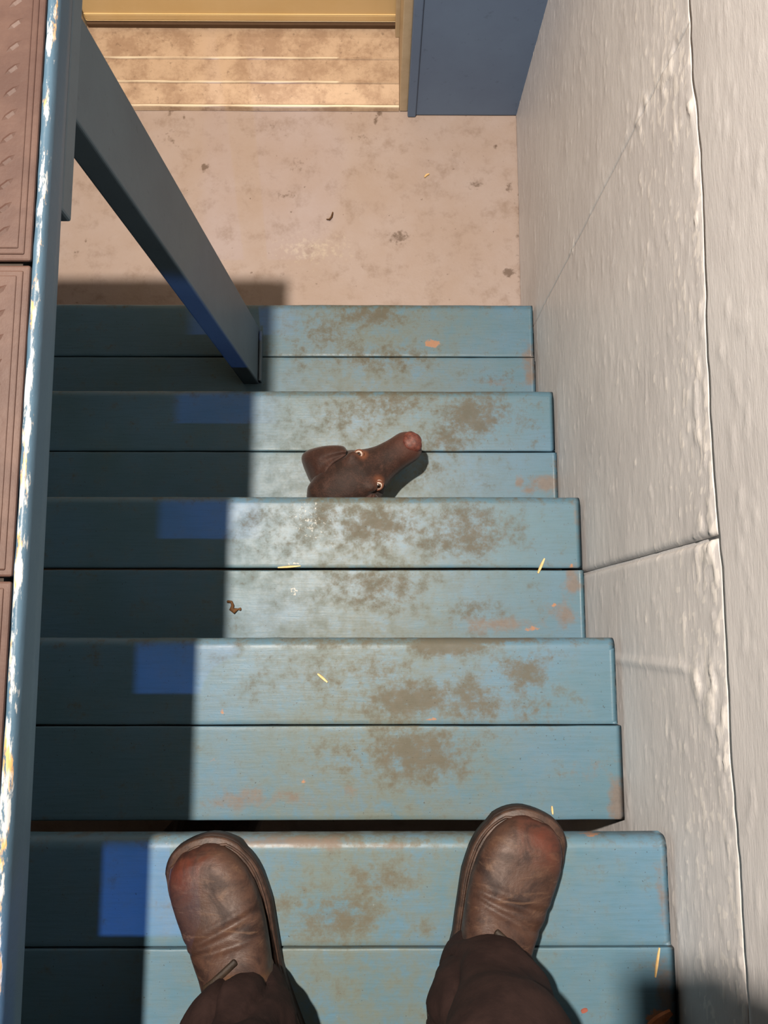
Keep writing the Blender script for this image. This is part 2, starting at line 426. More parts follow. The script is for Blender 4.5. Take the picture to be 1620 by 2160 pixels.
fl = pydata('floor', np.stack([X.ravel(), Y.ravel(), Z.ravel()], 1), grid_faces(len(xs), len(ys)), M['floor'])
put_attr(fl, 'grime_shade', blobs(X.ravel(), Y.ravel(), FL_SPOTS))
put_attr(fl, 'white', blobs(X.ravel(), Y.ravel(), [(-0.182, 1.04, 0.144, 0.055, 1.0)]))  # pale speckled patch painted as a light highlight on the floor
tag(fl, 'stained pinkish beige painted concrete floor', kind='structure')

# right hand wall: a smooth upper wall and rough painted panels below a ragged ridge
wall_r = box('wall_right', XW+0.006, XW+0.12, YB, YF+0.6, 0, ZC, M['wall'], None, 0)
tag(wall_r, 'pale grey painted plaster wall beside the stairs', kind='structure')
put_attr(wall_r, 'white', [0]*len(wall_r.data.vertices)); put_attr(wall_r, 'earth', [0]*len(wall_r.data.vertices))
RZ = 1.245
def wall_panel(name, y0, y1, z0, z1, upper, step=0.005, rough=1.0):
    ny = int((y1-y0)/step)+2; nz = int((z1-z0)/step)+2
    yy = np.linspace(y0, y1, ny); zz = np.linspace(z0, z1, nz)
    Yg, Zg = np.meshgrid(yy, zz, indexing='ij')
    wand = (fbm(Yg*7, Yg*0+3, 71, 4)-0.5)*0.036                # the joint wanders
    Zg = Zg + (wand*np.clip((Zg-1.05)/0.19, 0, 1) if not upper else wand*np.clip(1-(Zg-RZ)/0.35, 0, 1))
    d = (fbm(Yg*5, Zg*5, 11)-0.5)*0.003                       # undulation
    d += (fbm(Yg*26, Zg*70, 17)-0.5)*(0.0004 if upper else 0.0009)                   # brush drag along the wall
    ridge = RZ + wand - 0.006 + (fbm(Yg*4, Yg*0+2, 5)-0.5)*0.03
    near = np.exp(-((Zg-ridge)/0.035)**2)
    sp = fbm(Yg*34, Zg*62, 23, 3); spec_ = np.clip((sp-0.60)/0.10, 0, 1)
    sp2 = fbm(Yg*48, Zg*95, 31, 3); rare = np.clip((sp2-0.70)/0.06, 0, 1)
    white = np.zeros_like(d); earth = np.zeros_like(d)
    if not upper:
        d += spec_*near*0.0016 + rare*0.0008
        below = np.exp(-np.clip(ridge-Zg, 0, None)/0.16)
        fine = np.clip((fbm(Yg*60, Zg*150, 57, 3)-0.60)/0.08, 0, 1)
        white += spec_*near*0.55 + rare*(0.3+0.5*below) + fine*below*0.9 + fine*0.25; d += fine*below*0.0006  # white flecks stand for bare plaster and painted-in glints on the bumps
        # rough filler along the vertical joint by the bottom tread
        for yj, za, zb, kk in ((0.745, 1.12, 1.30, 1.0), (0.757, 0.95, 1.12, 0.7), (0.756, 0.56, 0.66, 0.7), (0.10, 1.17, 1.30, 1.2), (-0.06, 1.14, 1.25, 1.2), (0.64, 1.17, 1.27, 0.8), (-0.1, 1.18, 1.27, 0.8)):
            band = np.exp(-((Yg-yj)/0.024)**2)*np.clip((Zg-za)/0.03, 0, 1)*np.clip((zb-Zg)/0.03, 0, 1)*kk
            lump = np.clip((fbm(Yg*50, Zg*60, 41, 3)-0.42)/0.2, 0, 1)
            d += band*lump*0.0030; white += band*lump*0.9
        bead = np.exp(-((Yg-(-0.05))/0.006)**2)*np.clip((1.15-Zg)/0.02, 0, 1)*(Zg > 0.8)
        d += bead*0.003; white += bead*0.25
        earth += np.clip(1-(Zg-0.0)/0.03, 0, 1)*0.4*fbm(Yg*20, Zg*20, 6)
        jw = 0.007
        e = np.minimum(np.minimum(Yg-y0, y1-Yg), jw)/jw   # rounded joints
        d -= (1-e)**2*np.where(np.abs(Yg-0.7553) < 0.02, 0.0012, 0.004)*(np.minimum(Yg-y0, y1-Yg) < jw)
        top = RZ + wand + 0.012; fade = np.clip((top-0.004-Zg)/0.012, 0, 1); d = d*fade
        x = XW - d + np.clip((Zg-(top-0.010))/0.010, 0, 1)*0.0007
    else:
        d += rare*0.0012; d *= np.clip((Zg-RZ-wand-0.012)/0.03, 0, 1)
        white += rare*0.45*np.exp(-np.clip(Zg-ridge, 0, None)/0.25)
        x = XW + 0.0002 - d
    V = np.stack([x.ravel(), Yg.ravel(), Zg.ravel()], 1)
    Fq = grid_faces(ny, nz)
    n = len(V)
    ring = [i*nz for i in range(ny)] + [(ny-1)*nz+j for j in range(1, nz)] + [i*nz+nz-1 for i in range(ny-2, -1, -1)] + [j for j in range(nz-2, 0, -1)]
    back = [(XW+0.0075, V[i][1], V[i][2]) for i in ring]
    Fl = [tuple(f) for f in Fq] + [(ring[i], n+i, n+(i+1) % len(ring), ring[(i+1) % len(ring)]) for i in range(len(ring))]
    o = pydata(name, list(map(tuple, V)) + back, Fl, M['wall'], wall_r)
    put_attr(o, 'white', np.concatenate([white.ravel(), np.zeros(len(back))]))
    put_attr(o, 'earth', np.concatenate([earth.ravel(), np.zeros(len(back))]))
    return o
wall_panel('panel', 0.7554, YF+0.02, 0.0, RZ+0.012, False)
wall_panel('panel', 0.1075, 0.7552, 0.0, RZ+0.012, False)
wall_panel('panel', -0.80, 0.1025, 0.0, RZ+0.012, False)
wall_panel('upper_plaster', -0.95, YF+0.02, RZ+0.0121, 2.0, True, 0.007)
tag(wall_r.children[-1], 'smoother upper plaster')

# far wall with the door opening, other walls, ceiling
wf = box('wall_front', 0.084, XW+0.11, YF, YF+0.40, 0, ZC, M['pier'], None, 0.004)
tag(wf, 'dusty blue painted wall pier beside the door', kind='structure')
box('corner_trim', 0.081, 0.104, YF-0.006, YF+0.05, 0.0, 2.15, M['pier'], wf, 0.003)
wfl = box('wall_front_left', XL, -0.93, YF, YF+0.40, 0, ZC, M['pier'], None, 0.004)
tag(wfl, 'blue wall to the left of the door, hidden behind the post', kind='structure'); wfl.name = 'wall_front.001'
wft = box('wall_front_top', -0.93, 0.084, YF, YF+0.40, 2.15, ZC, M['pier'], None, 0.004)
tag(wft, 'blue wall above the door', kind='structure'); wft.name = 'wall_front.002'
for nm, a in (('wall_left', (XL-0.1, XL, YB, YF+0.4)), ('wall_back', (XL-0.1, XW+0.11, YB-0.1, YB))):
    tag(box(nm, *a, 0, ZC, M['dim'], None, 0), 'dim plaster wall out of the picture', kind='structure')
tag(box('ceiling', XL-0.1, XW+0.11, YB-0.1, YF+0.4, ZC, ZC+0.1, M['dim'], None, 0), 'dim ceiling above the stairwell', kind='structure')

# ------------------------------------------------------------------ door and threshold
door = empty('door_1', (-0.4, 1.70, 0)); tag(door, 'yellow painted door at the foot of the stairs', kind='structure')
box('door_panel', -0.826, 0.062, 1.702, 1.742, 0.034, 2.06, M['door'], door, 0.004)
box('bottom_rail', -0.826, 0.062, 1.699, 1.703, 0.040, 0.066, M['door'], door, 0.004)
box('door_seal', -0.826, 0.062, 1.692, 1.73, 0.020, 0.036, M['gap'], door, 0.002)
for x0, x1 in ((0.058, 0.082), (-0.93, -0.83)):
    box('jamb', x0, x1, YF+0.012, 1.80, 0.0, 2.15, M['jamb'], door, 0.003)
box('stop', 0.046, 0.060, 1.665, 1.690, 0.02, 2.06, M['jamb'], door, 0.003)
box('stop', -0.842, -0.828, 1.665, 1.690, 0.02, 2.06, M['jamb'], door, 0.003)
box('head_jamb', -0.93, 0.082, YF+0.012, 1.80, 2.08, 2.15, M['jamb'], door, 0.003)
# threshold: one ribbed metal profile
prof = [(1.452, 0.0), (1.456, 0.007), (1.459, 0.0105), (1.464, 0.011), (1.468, 0.0085), (1.524, 0.016), (1.527, 0.019), (1.532, 0.019), (1.535, 0.0155), (1.596, 0.018), (1.599, 0.021), (1.604, 0.021), (1.607, 0.017), (1.665, 0.020), (1.70, 0.020), (1.735, 0.019), (1.735, 0.0)]
ribs = {1: .2, 2: 0.9, 3: .9, 6: .8, 7: .8, 10: .8, 11: .8}
nx = 60; V = []; att = []; Fq = []
for i in range(nx+1):
    x = -0.829 + i*(0.057+0.829)/nx
    for j, (y, z) in enumerate(prof):
        V.append((x, y, z)); a = ribs.get(j, 0)
        att.append(a*(0.35 + 0.9*fbm(np.array([x*14.0]), np.array([j*3.0]), 3)[0] if a else 0) * (0.4 if x > -0.12 and j > 4 else 1))
P = len(prof)
for i in range(nx):
    for j in range(P-1): Fq.append((i*P+j, i*P+j+1, (i+1)*P+j+1, (i+1)*P+j))
    Fq.append((i*P+P-1, i*P, (i+1)*P, (i+1)*P+P-1))
Fq += [tuple(range(P)), tuple(reversed(range(nx*P, nx*P+P)))]
th = pydata('threshold', V, Fq, M['threshold'], door, False); put_attr(th, 'white', att)
tag(th, 'worn ribbed metal threshold')

# ------------------------------------------------------------------ raised platform on the left
plat = empty('platform', (-1.2, -0.6, PLZ-0.045), 'raised platform with brown raised-pattern rubber tiles and chipped blue edge', 'platform')
plat_y1 = 0.812
box('deck', XL, -0.3420, YB, plat_y1, PLZ-0.045, PLZ-0.010, M['dark_wood'], plat, 0)
box('deck', -0.342, XW+0.004, YB, -0.90, PLZ-0.045, PLZ-0.010, M['dark_wood'], plat, 0)
# blue edge board with a ragged worn top edge
ny = 320; V = []; Fq = []; bare = []
for i in range(ny+1):
    y = -0.90 + i*(plat_y1+0.90)/ny
    q = fbm(np.array([y*9.0]), np.array([1.0]), 4)[0]; q2 = fbm(np.array([y*55.0]), np.array([4.0]), 8)[0]
    wob = (q-0.5)*0.004 + (q2-0.5)*0.0022
    xr = -0.3200 + (y+0.3)*(-0.000)
    zt = PLZ + (0.0 if True else 0)
    zb = PLZ - 0.042 - 0.010*max(0, (0.5-y))/0.8
    row = [(-0.3415, zb, 0), (-0.3415, zt-0.030, 0), (-0.3330, zt-0.022, 0), (-0.3305+wob*0.4, zt-0.0035, .1), (-0.3285+wob*0.6, zt-0.0005, .55), (-0.3240+wob*0.7, zt-0.0006, .62),
           (xr-0.0006+wob*0.2, zt-0.0045, 0.35), (xr, zt-0.013, 0), (xr, zt-0.03, 0), (xr, zb+0.003, 0), (xr-0.002, zb, 0)]
    for (x, z, bb) in row:
        V.append((x, y, z)); bare.append(bb)
P = 11
for i in range(ny):
    for j in range(P):
        Fq.append((i*P+j, (i+1)*P+j, (i+1)*P+(j+1) % P, i*P+(j+1) % P))
Fq += [tuple(reversed(range(P))), tuple(range(ny*P, ny*P+P))]
eb = pydata('edge_board', V, Fq, M['edge'], plat); put_attr(eb, 'bare', bare); tag(eb, 'blue edge board with paint worn off its top edge')
box('end_board', XL, -0.342, plat_y1-0.02, plat_y1, PLZ-0.045, PLZ, M['edge'], plat, 0.002)
led = box('ledger', -0.375, -0.3205, 0.42, plat_y1-0.02, PLZ-0.070, PLZ-0.0425, M['post'], plat, 0.003); tag(led, 'short blue ledger under the edge board')
# rubber tiles with raised leaf-shaped lugs, each tile a piece of the platform
def tile_mesh(S=0.2975, h=0.0085):
    bm = bmesh.new()
    # base slab with a stepped border
    box_bm(0, S, 0, S, 0, h-0.0028, 0.0022, 2, bm)
    box_bm(0.006, S-0.006, 0.006, S-0.006, 0.001, h-0.0012, 0.0015, 2, bm)
    box_bm(0.0115, S-0.0115, 0.0115, S-0.0115, 0.001, h, 0.0012, 2, bm)
    nn = 11; p = (S-0.055)/(nn-1)
    for i in range(nn):
        for j in range(nn):
            cx = 0.0275 + p*i; cy = 0.0275 + p*j; ang = math.radians(40 if i % 2 == 0 else 140)
            ca, sa = math.cos(ang), math.sin(ang); vs = []
            for (a, bb, z) in ((-0.011, 0, 0), (-0.004, 0.0032, 0), (0.004, 0.0032, 0), (0.011, 0, 0), (0.004, -0.0032, 0), (-0.004, -0.0032, 0), (-0.0045, 0, .0017), (0.0045, 0, .0017)):
                vs.append(bm.verts.new((cx+a*ca-bb*sa, cy+a*sa+bb*ca, h-0.0002+z)))
            for f in ((0, 5, 6), (0, 6, 1), (1, 6, 7, 2), (2, 7, 3), (3, 7, 4), (4, 7, 6, 5)):
                bm.faces.new([vs[q] for q in f])
    bmesh.ops.recalc_face_normals(bm, faces=bm.faces)
    me = bpy.data.meshes.new('tile'); bm.to_mesh(me); bm.free(); me.materials.append(M['rubber']); return me
tm = tile_mesh()
for cxi in range(3):
    for k in range(-4, 2):
        y0 = 0.0465 + 0.3015*k
        o = bpy.data.objects.new('tile', tm); C.collection.objects.link(o); o.parent = plat
        x0 = -0.3325 - 0.2975 - cxi*0.300
        o.location = Vector((x0, y0, PLZ-0.010 + (0.0004 if (k+cxi) % 2 else 0))) - plat.location

# ------------------------------------------------------------------ staircase
H = 0.21
def tz(k): return H*k                       # tread top heights, k=1 lowest
NOSE = {1: 0.7996, 2: 0.5179, 3: 0.2496, 4: -0.0146, 5: -0.2737, 6: -0.548}
WEAR_GLINTS = {1 :{'g':[(-0.022, 0.769, 0.094, 0.034, 0.85), (-0.127, 0.726, 0.105, 0.049, 0.5), (0.001, 0.66, 0.14, 0.036, 0.65), (-0.185, 0.677, 0.093, 0.049, 0.35), (0.28, 0.606, 0.058, 0.017, 0.5)],'e':[(0.372, 0.648, 0.019, 0.067, 0.9), (0.292, 0.596, 0.07, 0.012, 0.5)],'o':[(0.132, 0.696, 0.021, 0.012, 1), (-0.01, 0.68, 0.006, 0.01, 0.6)],'w':[],},
2 :{'g':[(0.032, 0.489, 0.114, 0.043, 0.65), (0.208, 0.457, 0.078, 0.055, 1.0), (-0.04, 0.457, 0.103, 0.043, 0.5), (0.104, 0.341, 0.092, 0.037, 0.4), (0.146, 0.404, 0.062, 0.032, 0.7), (0.301, 0.457, 0.062, 0.043, 0.35), (-0.164, 0.457, 0.083, 0.053, 0.2), (0.167, 0.515, 0.135, 0.006, 0.9)],'e':[(0.365, 0.31, 0.033, 0.029, 1.0), (0.303, 0.316, 0.009, 0.019, 0.9), (0.318, 0.295, 0.061, 0.008, 0.6)],'o':[(-0.243, 0.416, 0.007, 0.005, 0.6)],'w':[],},
3 :{'g':[(0.001, 0.192, 0.099, 0.045, 0.85), (0.167, 0.179, 0.099, 0.054, 0.75), (-0.098, 0.215, 0.072, 0.036, 0.6), (0.001, 0.076, 0.098, 0.044, 0.75), (0.178, 0.032, 0.071, 0.035, 0.4), (-0.16, 0.174, 0.089, 0.045, 0.35), (0.261, 0.183, 0.054, 0.036, 0.35), (0.001, 0.245, 0.225, 0.005, 0.6), (-0.214, 0.21, 0.054, 0.036, 0.3)],'e':[(0.366, 0.089, 0.02, 0.036, 0.9), (0.347, 0.032, 0.031, 0.035, 0.7), (0.231, 0.007, 0.097, 0.016, 0.75), (0.375, 0.219, 0.009, 0.046, 0.6)],'o':[(0.363, 0.118, 0.005, 0.005, 0.9), (0.328, 0.042, 0.007, 0.005, 0.9), (0.288, 0.001, 0.019, 0.008, 0.7), (0.202, 0.107, 0.007, 0.005, 0.5)],'w':[(-0.129, 0.201, 0.04, 0.041, 0.75), (-0.084, 0.156, 0.022, 0.018, 0.5), (-0.158, 0.068, 0.009, 0.01, 1.3), (-0.159, 0.122, 0.012, 0.004, 1.3), (-0.134, 0.233, 0.022, 0.009, 0.6), (-0.283, 0.111, 0.007, 0.004, 1)],},
4 :{'g':[(0.054, -0.112, 0.083, 0.033, 1.0), (0.149, -0.115, 0.049, 0.041, 0.85), (0.23, -0.067, 0.057, 0.041, 0.75), (0.001, -0.071, 0.061, 0.045, 0.55), (0.061, -0.196, 0.083, 0.044, 1.0), (0.112, -0.029, 0.061, 0.015, 1.2), (-0.075, -0.086, 0.099, 0.052, 0.3), (0.154, -0.017, 0.138, 0.008, 1.1), (0.243, -0.13, 0.061, 0.03, 0.5), (-0.181, -0.078, 0.076, 0.045, 0.2), (-0.029, -0.203, 0.082, 0.037, 0.45)],'e':[(0.378, -0.269, 0.016, 0.043, 1.0), (0.331, -0.226, 0.03, 0.029, 0.4), (0.21, -0.288, 0.045, 0.006, 0.9), (-0.207, -0.265, 0.067, 0.02, 0.7), (-0.118, -0.268, 0.045, 0.014, 0.5), (-0.043, -0.254, 0.03, 0.011, 0.5)],'o':[(0.083, -0.142, 0.013, 0.004, 0.9), (-0.118, -0.236, 0.005, 0.005, 0.9), (-0.251, -0.131, 0.007, 0.005, 0.9), (-0.261, -0.205, 0.006, 0.006, 0.8), (0.1, -0.033, 0.023, 0.011, 0.35), (0.161, -0.093, 0.019, 0.019, 0.35)],'w':[(-0.182, -0.027, 0.046, 0.003, 0.7), (-0.075, -0.03, 0.031, 0.003, 0.5)],},
5 :{'g':[(-0.048, -0.371, 0.068, 0.032, 0.8), (0.001, -0.33, 0.062, 0.03, 0.55), (0.033, -0.291, 0.056, 0.021, 0.3), (-0.111, -0.353, 0.05, 0.036, 0.4), (0.063, -0.389, 0.037, 0.015, 0.4), (-0.023, -0.447, 0.068, 0.029, 0.2), (0.206, -0.389, 0.037, 0.035, 0.2)],'e':[(0.376, -0.354, 0.009, 0.036, 0.9), (0.374, -0.313, 0.016, 0.015, 0.4), (0.373, -0.465, 0.015, 0.046, 0.8), (-0.149, -0.281, 0.119, 0.007, 1.0), (0.001, -0.285, 0.075, 0.006, 0.6), (-0.062, -0.282, 0.038, 0.008, 0.7)],'o':[(-0.048, -0.383, 0.031, 0.011, 0.35), (0.284, -0.272, 0.019, 0.005, 0.8), (0.362, -0.5, 0.018, 0.013, 1.1), (0.266, -0.489, 0.006, 0.004, 0.8)],'w':[(-0.274, -0.279, 0.005, 0.004, 1.0)],},
6 :{'g':[], 'e':[], 'o':[], 'w':[]}}
stair = empty('staircase', (0, 0, 0), 'worn blue painted open staircase of paired planks against pale wall', 'staircase')
XS0 = -1.05
def plank(k, y_front, width, x1, front, seed):
    T = 0.038; zt = tz(k); y0 = y_front-width; y1 = y_front
    rf = 0.0145 if front else 0.0022; rb = 0.0022
    pr = []                                           # profile (y,z) going round
    ntop = 22
    for i in range(ntop+1):
        pr.append((y0+rb + (width-rb-rf)*i/ntop, zt))
    for a in (75, 55, 35, 15, 0): 
        t = math.radians(a); pr.append((y1-rf+rf*math.cos(t), zt-rf+rf*math.sin(t)))
    pr.append((y1, zt-T+0.004)); pr.append((y1-0.004, zt-T)); pr.append((y0+0.003, zt-T)); pr.append((y0, zt-T+0.003))
    pr.append((y0, zt-rb)); pr.append((y0+rb*0.3, zt-rb*0.3))
    P = len(pr); nx = 150; V = []
    for i in range(nx+1):
        x = XS0 + (x1-XS0)*(i/(nx-2) if 0 < i < nx-1 else (0 if i == 0 else 1))
        if i == nx-1: x -= 0.0012
        if i == 1: x = XS0 + 0.0012
        wz = (fbm(np.array([x*3.0]), np.array([seed*5.0]), 2)[0]-0.5)*0.0022
        we = (fbm(np.array([x*18.0]), np.array([seed*9.0]), 7)[0]-0.5)*0.0014
        for j, (y, z) in enumerate(pr):
            ch = 0.0
            V.append((x, y + (we if (j > ntop-1 and j < ntop+7) else 0) + (we*0.7 if j > ntop+7 else 0), z + wz*(1 if j <= ntop+5 or j > P-3 else 0.0)))
    Fq = [(i*P+j, (i+1)*P+j, (i+1)*P+(j+1) % P, i*P+(j+1) % P) for i in range(nx) for j in range(P)]
    Fq += [tuple(reversed(range(P))), tuple(range(nx*P, nx*P+P))]
    o = pydata('tread_plank', V, Fq, M['tread'], stair, True)
    o.data.polygons.foreach_set('use_smooth', [True]*(len(Fq)-2)+[False, False])
    A = np.array(V); xx, yy, zz = A[:, 0], A[:, 1], A[:, 2]; Wd = WEAR_GLINTS[k]
    o.data.update()
    put_attr(o, 'grime_shade', np.maximum(np.maximum(blobs(xx, yy, Wd['g']), np.clip((zt-0.012-zz)/0.02, 0, 1)*0.35), np.clip((yy-(y1-rf-0.002))/0.004, 0, 1)*(0.22 + 0.3*np.exp(-(xx/0.25)**2)) if front else 0))  # stains, plus wear and painted shade along the nosing; stronger low on the plank
    edge = np.clip((xx-(x1-0.012))/0.012, 0, 1)*0.35 if not front else np.clip((xx-(x1-0.004))/0.004, 0, 1)*0.3
    put_attr(o, 'earth', np.maximum(blobs(xx, yy, Wd['e']), edge))
    put_attr(o, 'bare', blobs(xx, yy, Wd['o']))
    put_attr(o, 'white', blobs(xx, yy, Wd['w']))
    put_attr(o, 'haze', np.exp(-((xx+0.02)/0.27)**2)*0.9)
    return o
for k in range(1, 7):
    yn = NOSE[k]
    x1 = {1: .3822, 2: .3825, 3: .383, 4: .381, 5: .382, 6: .382}[k]
    gap = {3: 0.0042}.get(k, 0.0024)
    plank(k, yn, 0.1365, x1, True, k*2)
    plank(k, yn-0.1365-gap, 0.1440, x1+{1: .002, 2: .004, 3: .003, 4: .006, 5: .004, 6: .004}[k], False, k*2+1)
    # rail under the planks on each side that carries the tread
    box('cleat', XW-0.030, XW-0.0055, yn-0.272, yn-0.05, tz(k)-0.038-0.034, tz(k)-0.0385, M['dark_wood'], stair, 0.002)
    box('cleat', XS0+0.0, XS0+0.03, yn-0.272, yn-0.05, tz(k)-0.038-0.034, tz(k)-0.0385, M['dark_wood'], stair, 0.002)
# stringer on the left, under the platform
sl = 0.21/0.2683
V = []
for x in (XS0-0.036, XS0):
    for (y, z) in ((0.80, 0.0), (0.80, 0.215), (-0.90, 0.215+1.7*sl), (-0.90, 1.7*sl-0.06), (0.62, 0.0)):
        V.append((x, y, min(z, PLZ-0.046)))
pydata('stringer', V, [(0, 1, 2, 3, 4), (9, 8, 7, 6, 5), (0, 5, 6, 1), (1, 6, 7, 2), (2, 7, 8, 3), (3, 8, 9, 4), (4, 9, 5, 0)], M['dark_wood'], stair, False)

# ------------------------------------------------------------------ post: a blue board on edge, leaning slightly, under the platform
pb = Vector((-0.292, 0.593, tz(1)+0.0012)); pt = Vector((-0.3805, 0.619, PLZ-0.0452))
post = empty('support_post', (pb.x-0.02, pb.y+0.07, pb.z), 'grey-blue board post standing on the lowest tread, leaning under the platform', 'post')
V = []
for p in (pb, pt):
    for dx, dy in ((0, 0), (0, 0.139), (-0.040, 0.139), (-0.040, 0)): V.append(p+Vector((dx, dy, 0)))
bm = bmesh.new(); vv = [bm.verts.new(v) for v in V]
for f in ((3, 2, 1, 0), (4, 5, 6, 7), (0, 1, 5, 4), (1, 2, 6, 5), (2, 3, 7, 6), (3, 0, 4, 7)): bm.faces.new([vv[i] for i in f])
bm.normal_update()
bmesh.ops.bevel(bm, geom=[e for e in bm.edges if abs(e.verts[0].co.z-e.verts[1].co.z) > 0.3], offset=0.004, segments=3, affect='EDGES', profile=0.5)
from_bm('board', bm, M['post'], post)
box('foot_block', pb.x+0.0005, pb.x+0.007, pb.y+0.002, pb.y+0.128, tz(1)+0.0014, tz(1)+0.022, M['post'], post, 0.002)

# ------------------------------------------------------------------ ceiling lamp (above the picture)
lp = empty('pendant_lamp', (LAMP.x, LAMP.y, ZC), 'unseen bulb hanging from the ceiling above the stairwell, with an added light-narrowing cone', 'lamp')
V, Fc = tube_geo([(LAMP.x, LAMP.y, ZC), (LAMP.x, LAMP.y, LAMP.z+0.11)], [0.004, 0.004], 8, None, False); pydata('cord', V, Fc, M['phone'], lp)
V, Fc = tube_geo([(LAMP.x, LAMP.y, LAMP.z+0.115), (LAMP.x, LAMP.y, LAMP.z+0.062)], [0.016, 0.018], 16, None, False); pydata('socket', V, Fc, M['brass'], lp)
V, Fc = tube_geo([(LAMP.x, LAMP.y, LAMP.z+0.066), (LAMP.x, LAMP.y, LAMP.z+0.058)], [0.012, 0.013], 16, None, False); pydata('bulb', V, Fc, M['bulb'], lp)
V = []; Fc = []
for (r_, z_) in ((0.020, 0.075), (0.075, 0.045), (0.098, -0.10), (0.095, -0.10), (0.072, 0.042), (0.020, 0.071)):
    V += [(LAMP.x+r_*math.cos(2*math.pi*q/32), LAMP.y+r_*math.sin(2*math.pi*q/32), LAMP.z+z_) for q in range(32)]
for k in range(6): Fc += [(k*32+q, k*32+(q+1) % 32, ((k+1) % 6)*32+(q+1) % 32, ((k+1) % 6)*32+q) for q in range(32)]
pydata('added_lamp_shade', V, Fc, M['brass'], lp)  # unseen cone added to narrow the lamp's light

# ------------------------------------------------------------------ dog
dog = empty('dog', (-0.28, -0.2, 0), 'chocolate brown dog poking its head out from under the third tread, looking up', 'dog')
a = Vector((0.835, 0.55, 0)).normalized(); lft = Vector((-a.y, a.x, 0)); NZ = 0.556
nose_tip = Vector((0.079, 0.381, NZ))
def hp(s, l, z): return nose_tip - a*s + lft*l + Vector((0, 0, z))     # head frame: s back from the nose, l to its left, z up
g = Geo()
secs = [(-0.002, .012, -.018, -.034), (0.004, .023, -.008, -.044), (0.014, .0295, -.002, -.052), (0.032, .0325, .001, -.060), (0.056, .0335, .003, -.066), (0.080, .0365, .006, -.071),
        (0.098, .0425, .011, -.075), (0.114, .0500, .018, -.079), (0.130, .055, .0245, -.082), (0.155, .058, .028, -.085), (0.185, .057, .0275, -.087), (0.215, .052, .021, -.088), (0.24, .042, .010, -.084), (0.255, .024, -.012, -.07)]
V = []; Fc = []; n = 26
for (s, hw, zt_, zb_) in secs:
    zc = (zt_+zb_)/2; hh = (zt_-zb_)/2
    for j in range(n):
        t = 2*math.pi*j/n; ct, st = math.cos(t), math.sin(t); e = 0.82
        V.append(hp(s, hw*math.copysign(abs(ct)**e, ct), zc+hh*math.copysign(abs(st)**e, st)))
for i in range(len(secs)-1):
    for j in range(n): Fc.append((i*n+j, i*n+(j+1) % n, (i+1)*n+(j+1) % n, (i+1)*n+j))
Fc += [tuple(reversed(range(n))), tuple(range((len(secs)-1)*n, len(secs)*n))]
g.add((V, Fc))
for sgn in (1, -1):
    g.ball(hp(0.136, sgn*0.033, 0.0165), (0.017, 0.014, 0.0085), Matrix.Rotation(math.atan2(a.y, a.x)+sgn*0.5, 3, 'Z'), 14)     # brow
    g.ball(hp(0.030, sgn*0.0185, -0.030), (0.028, 0.0155, 0.024), Matrix.Rotation(math.atan2(a.y, a.x), 3, 'Z'), 14)         # flews
    g.ball(hp(0.160, sgn*0.044, -0.035), (0.05, 0.022, 0.04), Matrix.Rotation(math.atan2(a.y, a.x), 3, 'Z'), 14)             # cheeks
# neck and trunk
g.limb([hp(0.17, 0, -0.032), (-0.125, 0.165, 0.500), (-0.175, 0.055, 0.462), (-0.22, -0.05, 0.430), (-0.25, -0.13, 0.405), (-0.30, -0.30, 0.425), (-0.34, -0.44, 0.450), (-0.375, -0.55, 0.445)],
       [(.052, .050), (.052, .050), (.070, .064), (.105, .085), (.130, .100), (.115, .095), (.088, .078), (.085, .085)], 20)
g.limb([(-0.385, -0.60, 0.475), (-0.41, -0.68, 0.43), (-0.44, -0.77, 0.36), (-0.45, -0.82, 0.30)], [.024, .020, .015, .008], 10)
per = Vector((0.956, -0.293, 0)); fwd = Vector((0.293, 0.956, 0))
for sgn in (1, -1):
    sh = Vector((-0.232, -0.075, 0)) + per*sgn*0.068
    g.limb([(sh.x, sh.y, 0.40), tuple(sh-fwd*0.035+Vector((0, 0, 0.285))), tuple(sh-fwd*0.01+Vector((0, 0, 0.14))), tuple(sh-fwd*0.012+Vector((0, 0, 0.05))), tuple(sh+fwd*0.012+Vector((0, 0, 0.022)))], [.056, .038, .024, .021, .026], 14)
    for q in (-0.5, 0.5, -1.2, 1.2):
        pc = sh+fwd*(0.040-0.004*abs(q))+per*q*0.013; g.ball((pc.x, pc.y, 0.0155), (0.011, 0.018, 0.0150), Matrix.Rotation(-0.3, 3, 'Z'), 12)
    hpv = Vector((-0.365, -0.53, 0)) + per*sgn*0.062
    g.limb([(hpv.x, hpv.y, 0.43), tuple(hpv+fwd*0.065+Vector((0, 0, 0.29))), tuple(hpv-fwd*0.075+Vector((0, 0, 0.145))), tuple(hpv-fwd*0.055+Vector((0, 0, 0.05))), tuple(hpv-fwd*0.03+Vector((0, 0, 0.022)))], [.075, .055, .024, .021, .025], 14)
    for q in (-0.5, 0.5, -1.2, 1.2):
        pc = hpv+fwd*(0.0-0.004*abs(q))+per*q*0.012; g.ball((pc.x, pc.y, 0.0155), (0.011, 0.018, 0.0150), Matrix.Rotation(-0.3, 3, 'Z'), 12)
body = fuse('body', g, 0.0042, M['fur'], dog, 5)
wv = world_np(body)
rel = wv - np.array(nose_tip, dtype=np.float32); s_ = -(rel @ np.array(a, dtype=np.float32)); l_ = rel @ np.array(lft, dtype=np.float32)
EY = [hp(0.119, 0.0345, 0.0095), hp(0.121, -0.0375, 0.0085)]
rim = np.zeros(len(wv)); 
for e in EY:
    d = np.linalg.norm(wv-np.array(e, dtype=np.float32), axis=1); rim = np.maximum(rim, np.clip(1-(d-0.0125)/0.009, 0, 1)*np.clip((0.128-s_)/0.012, 0.2, 1))
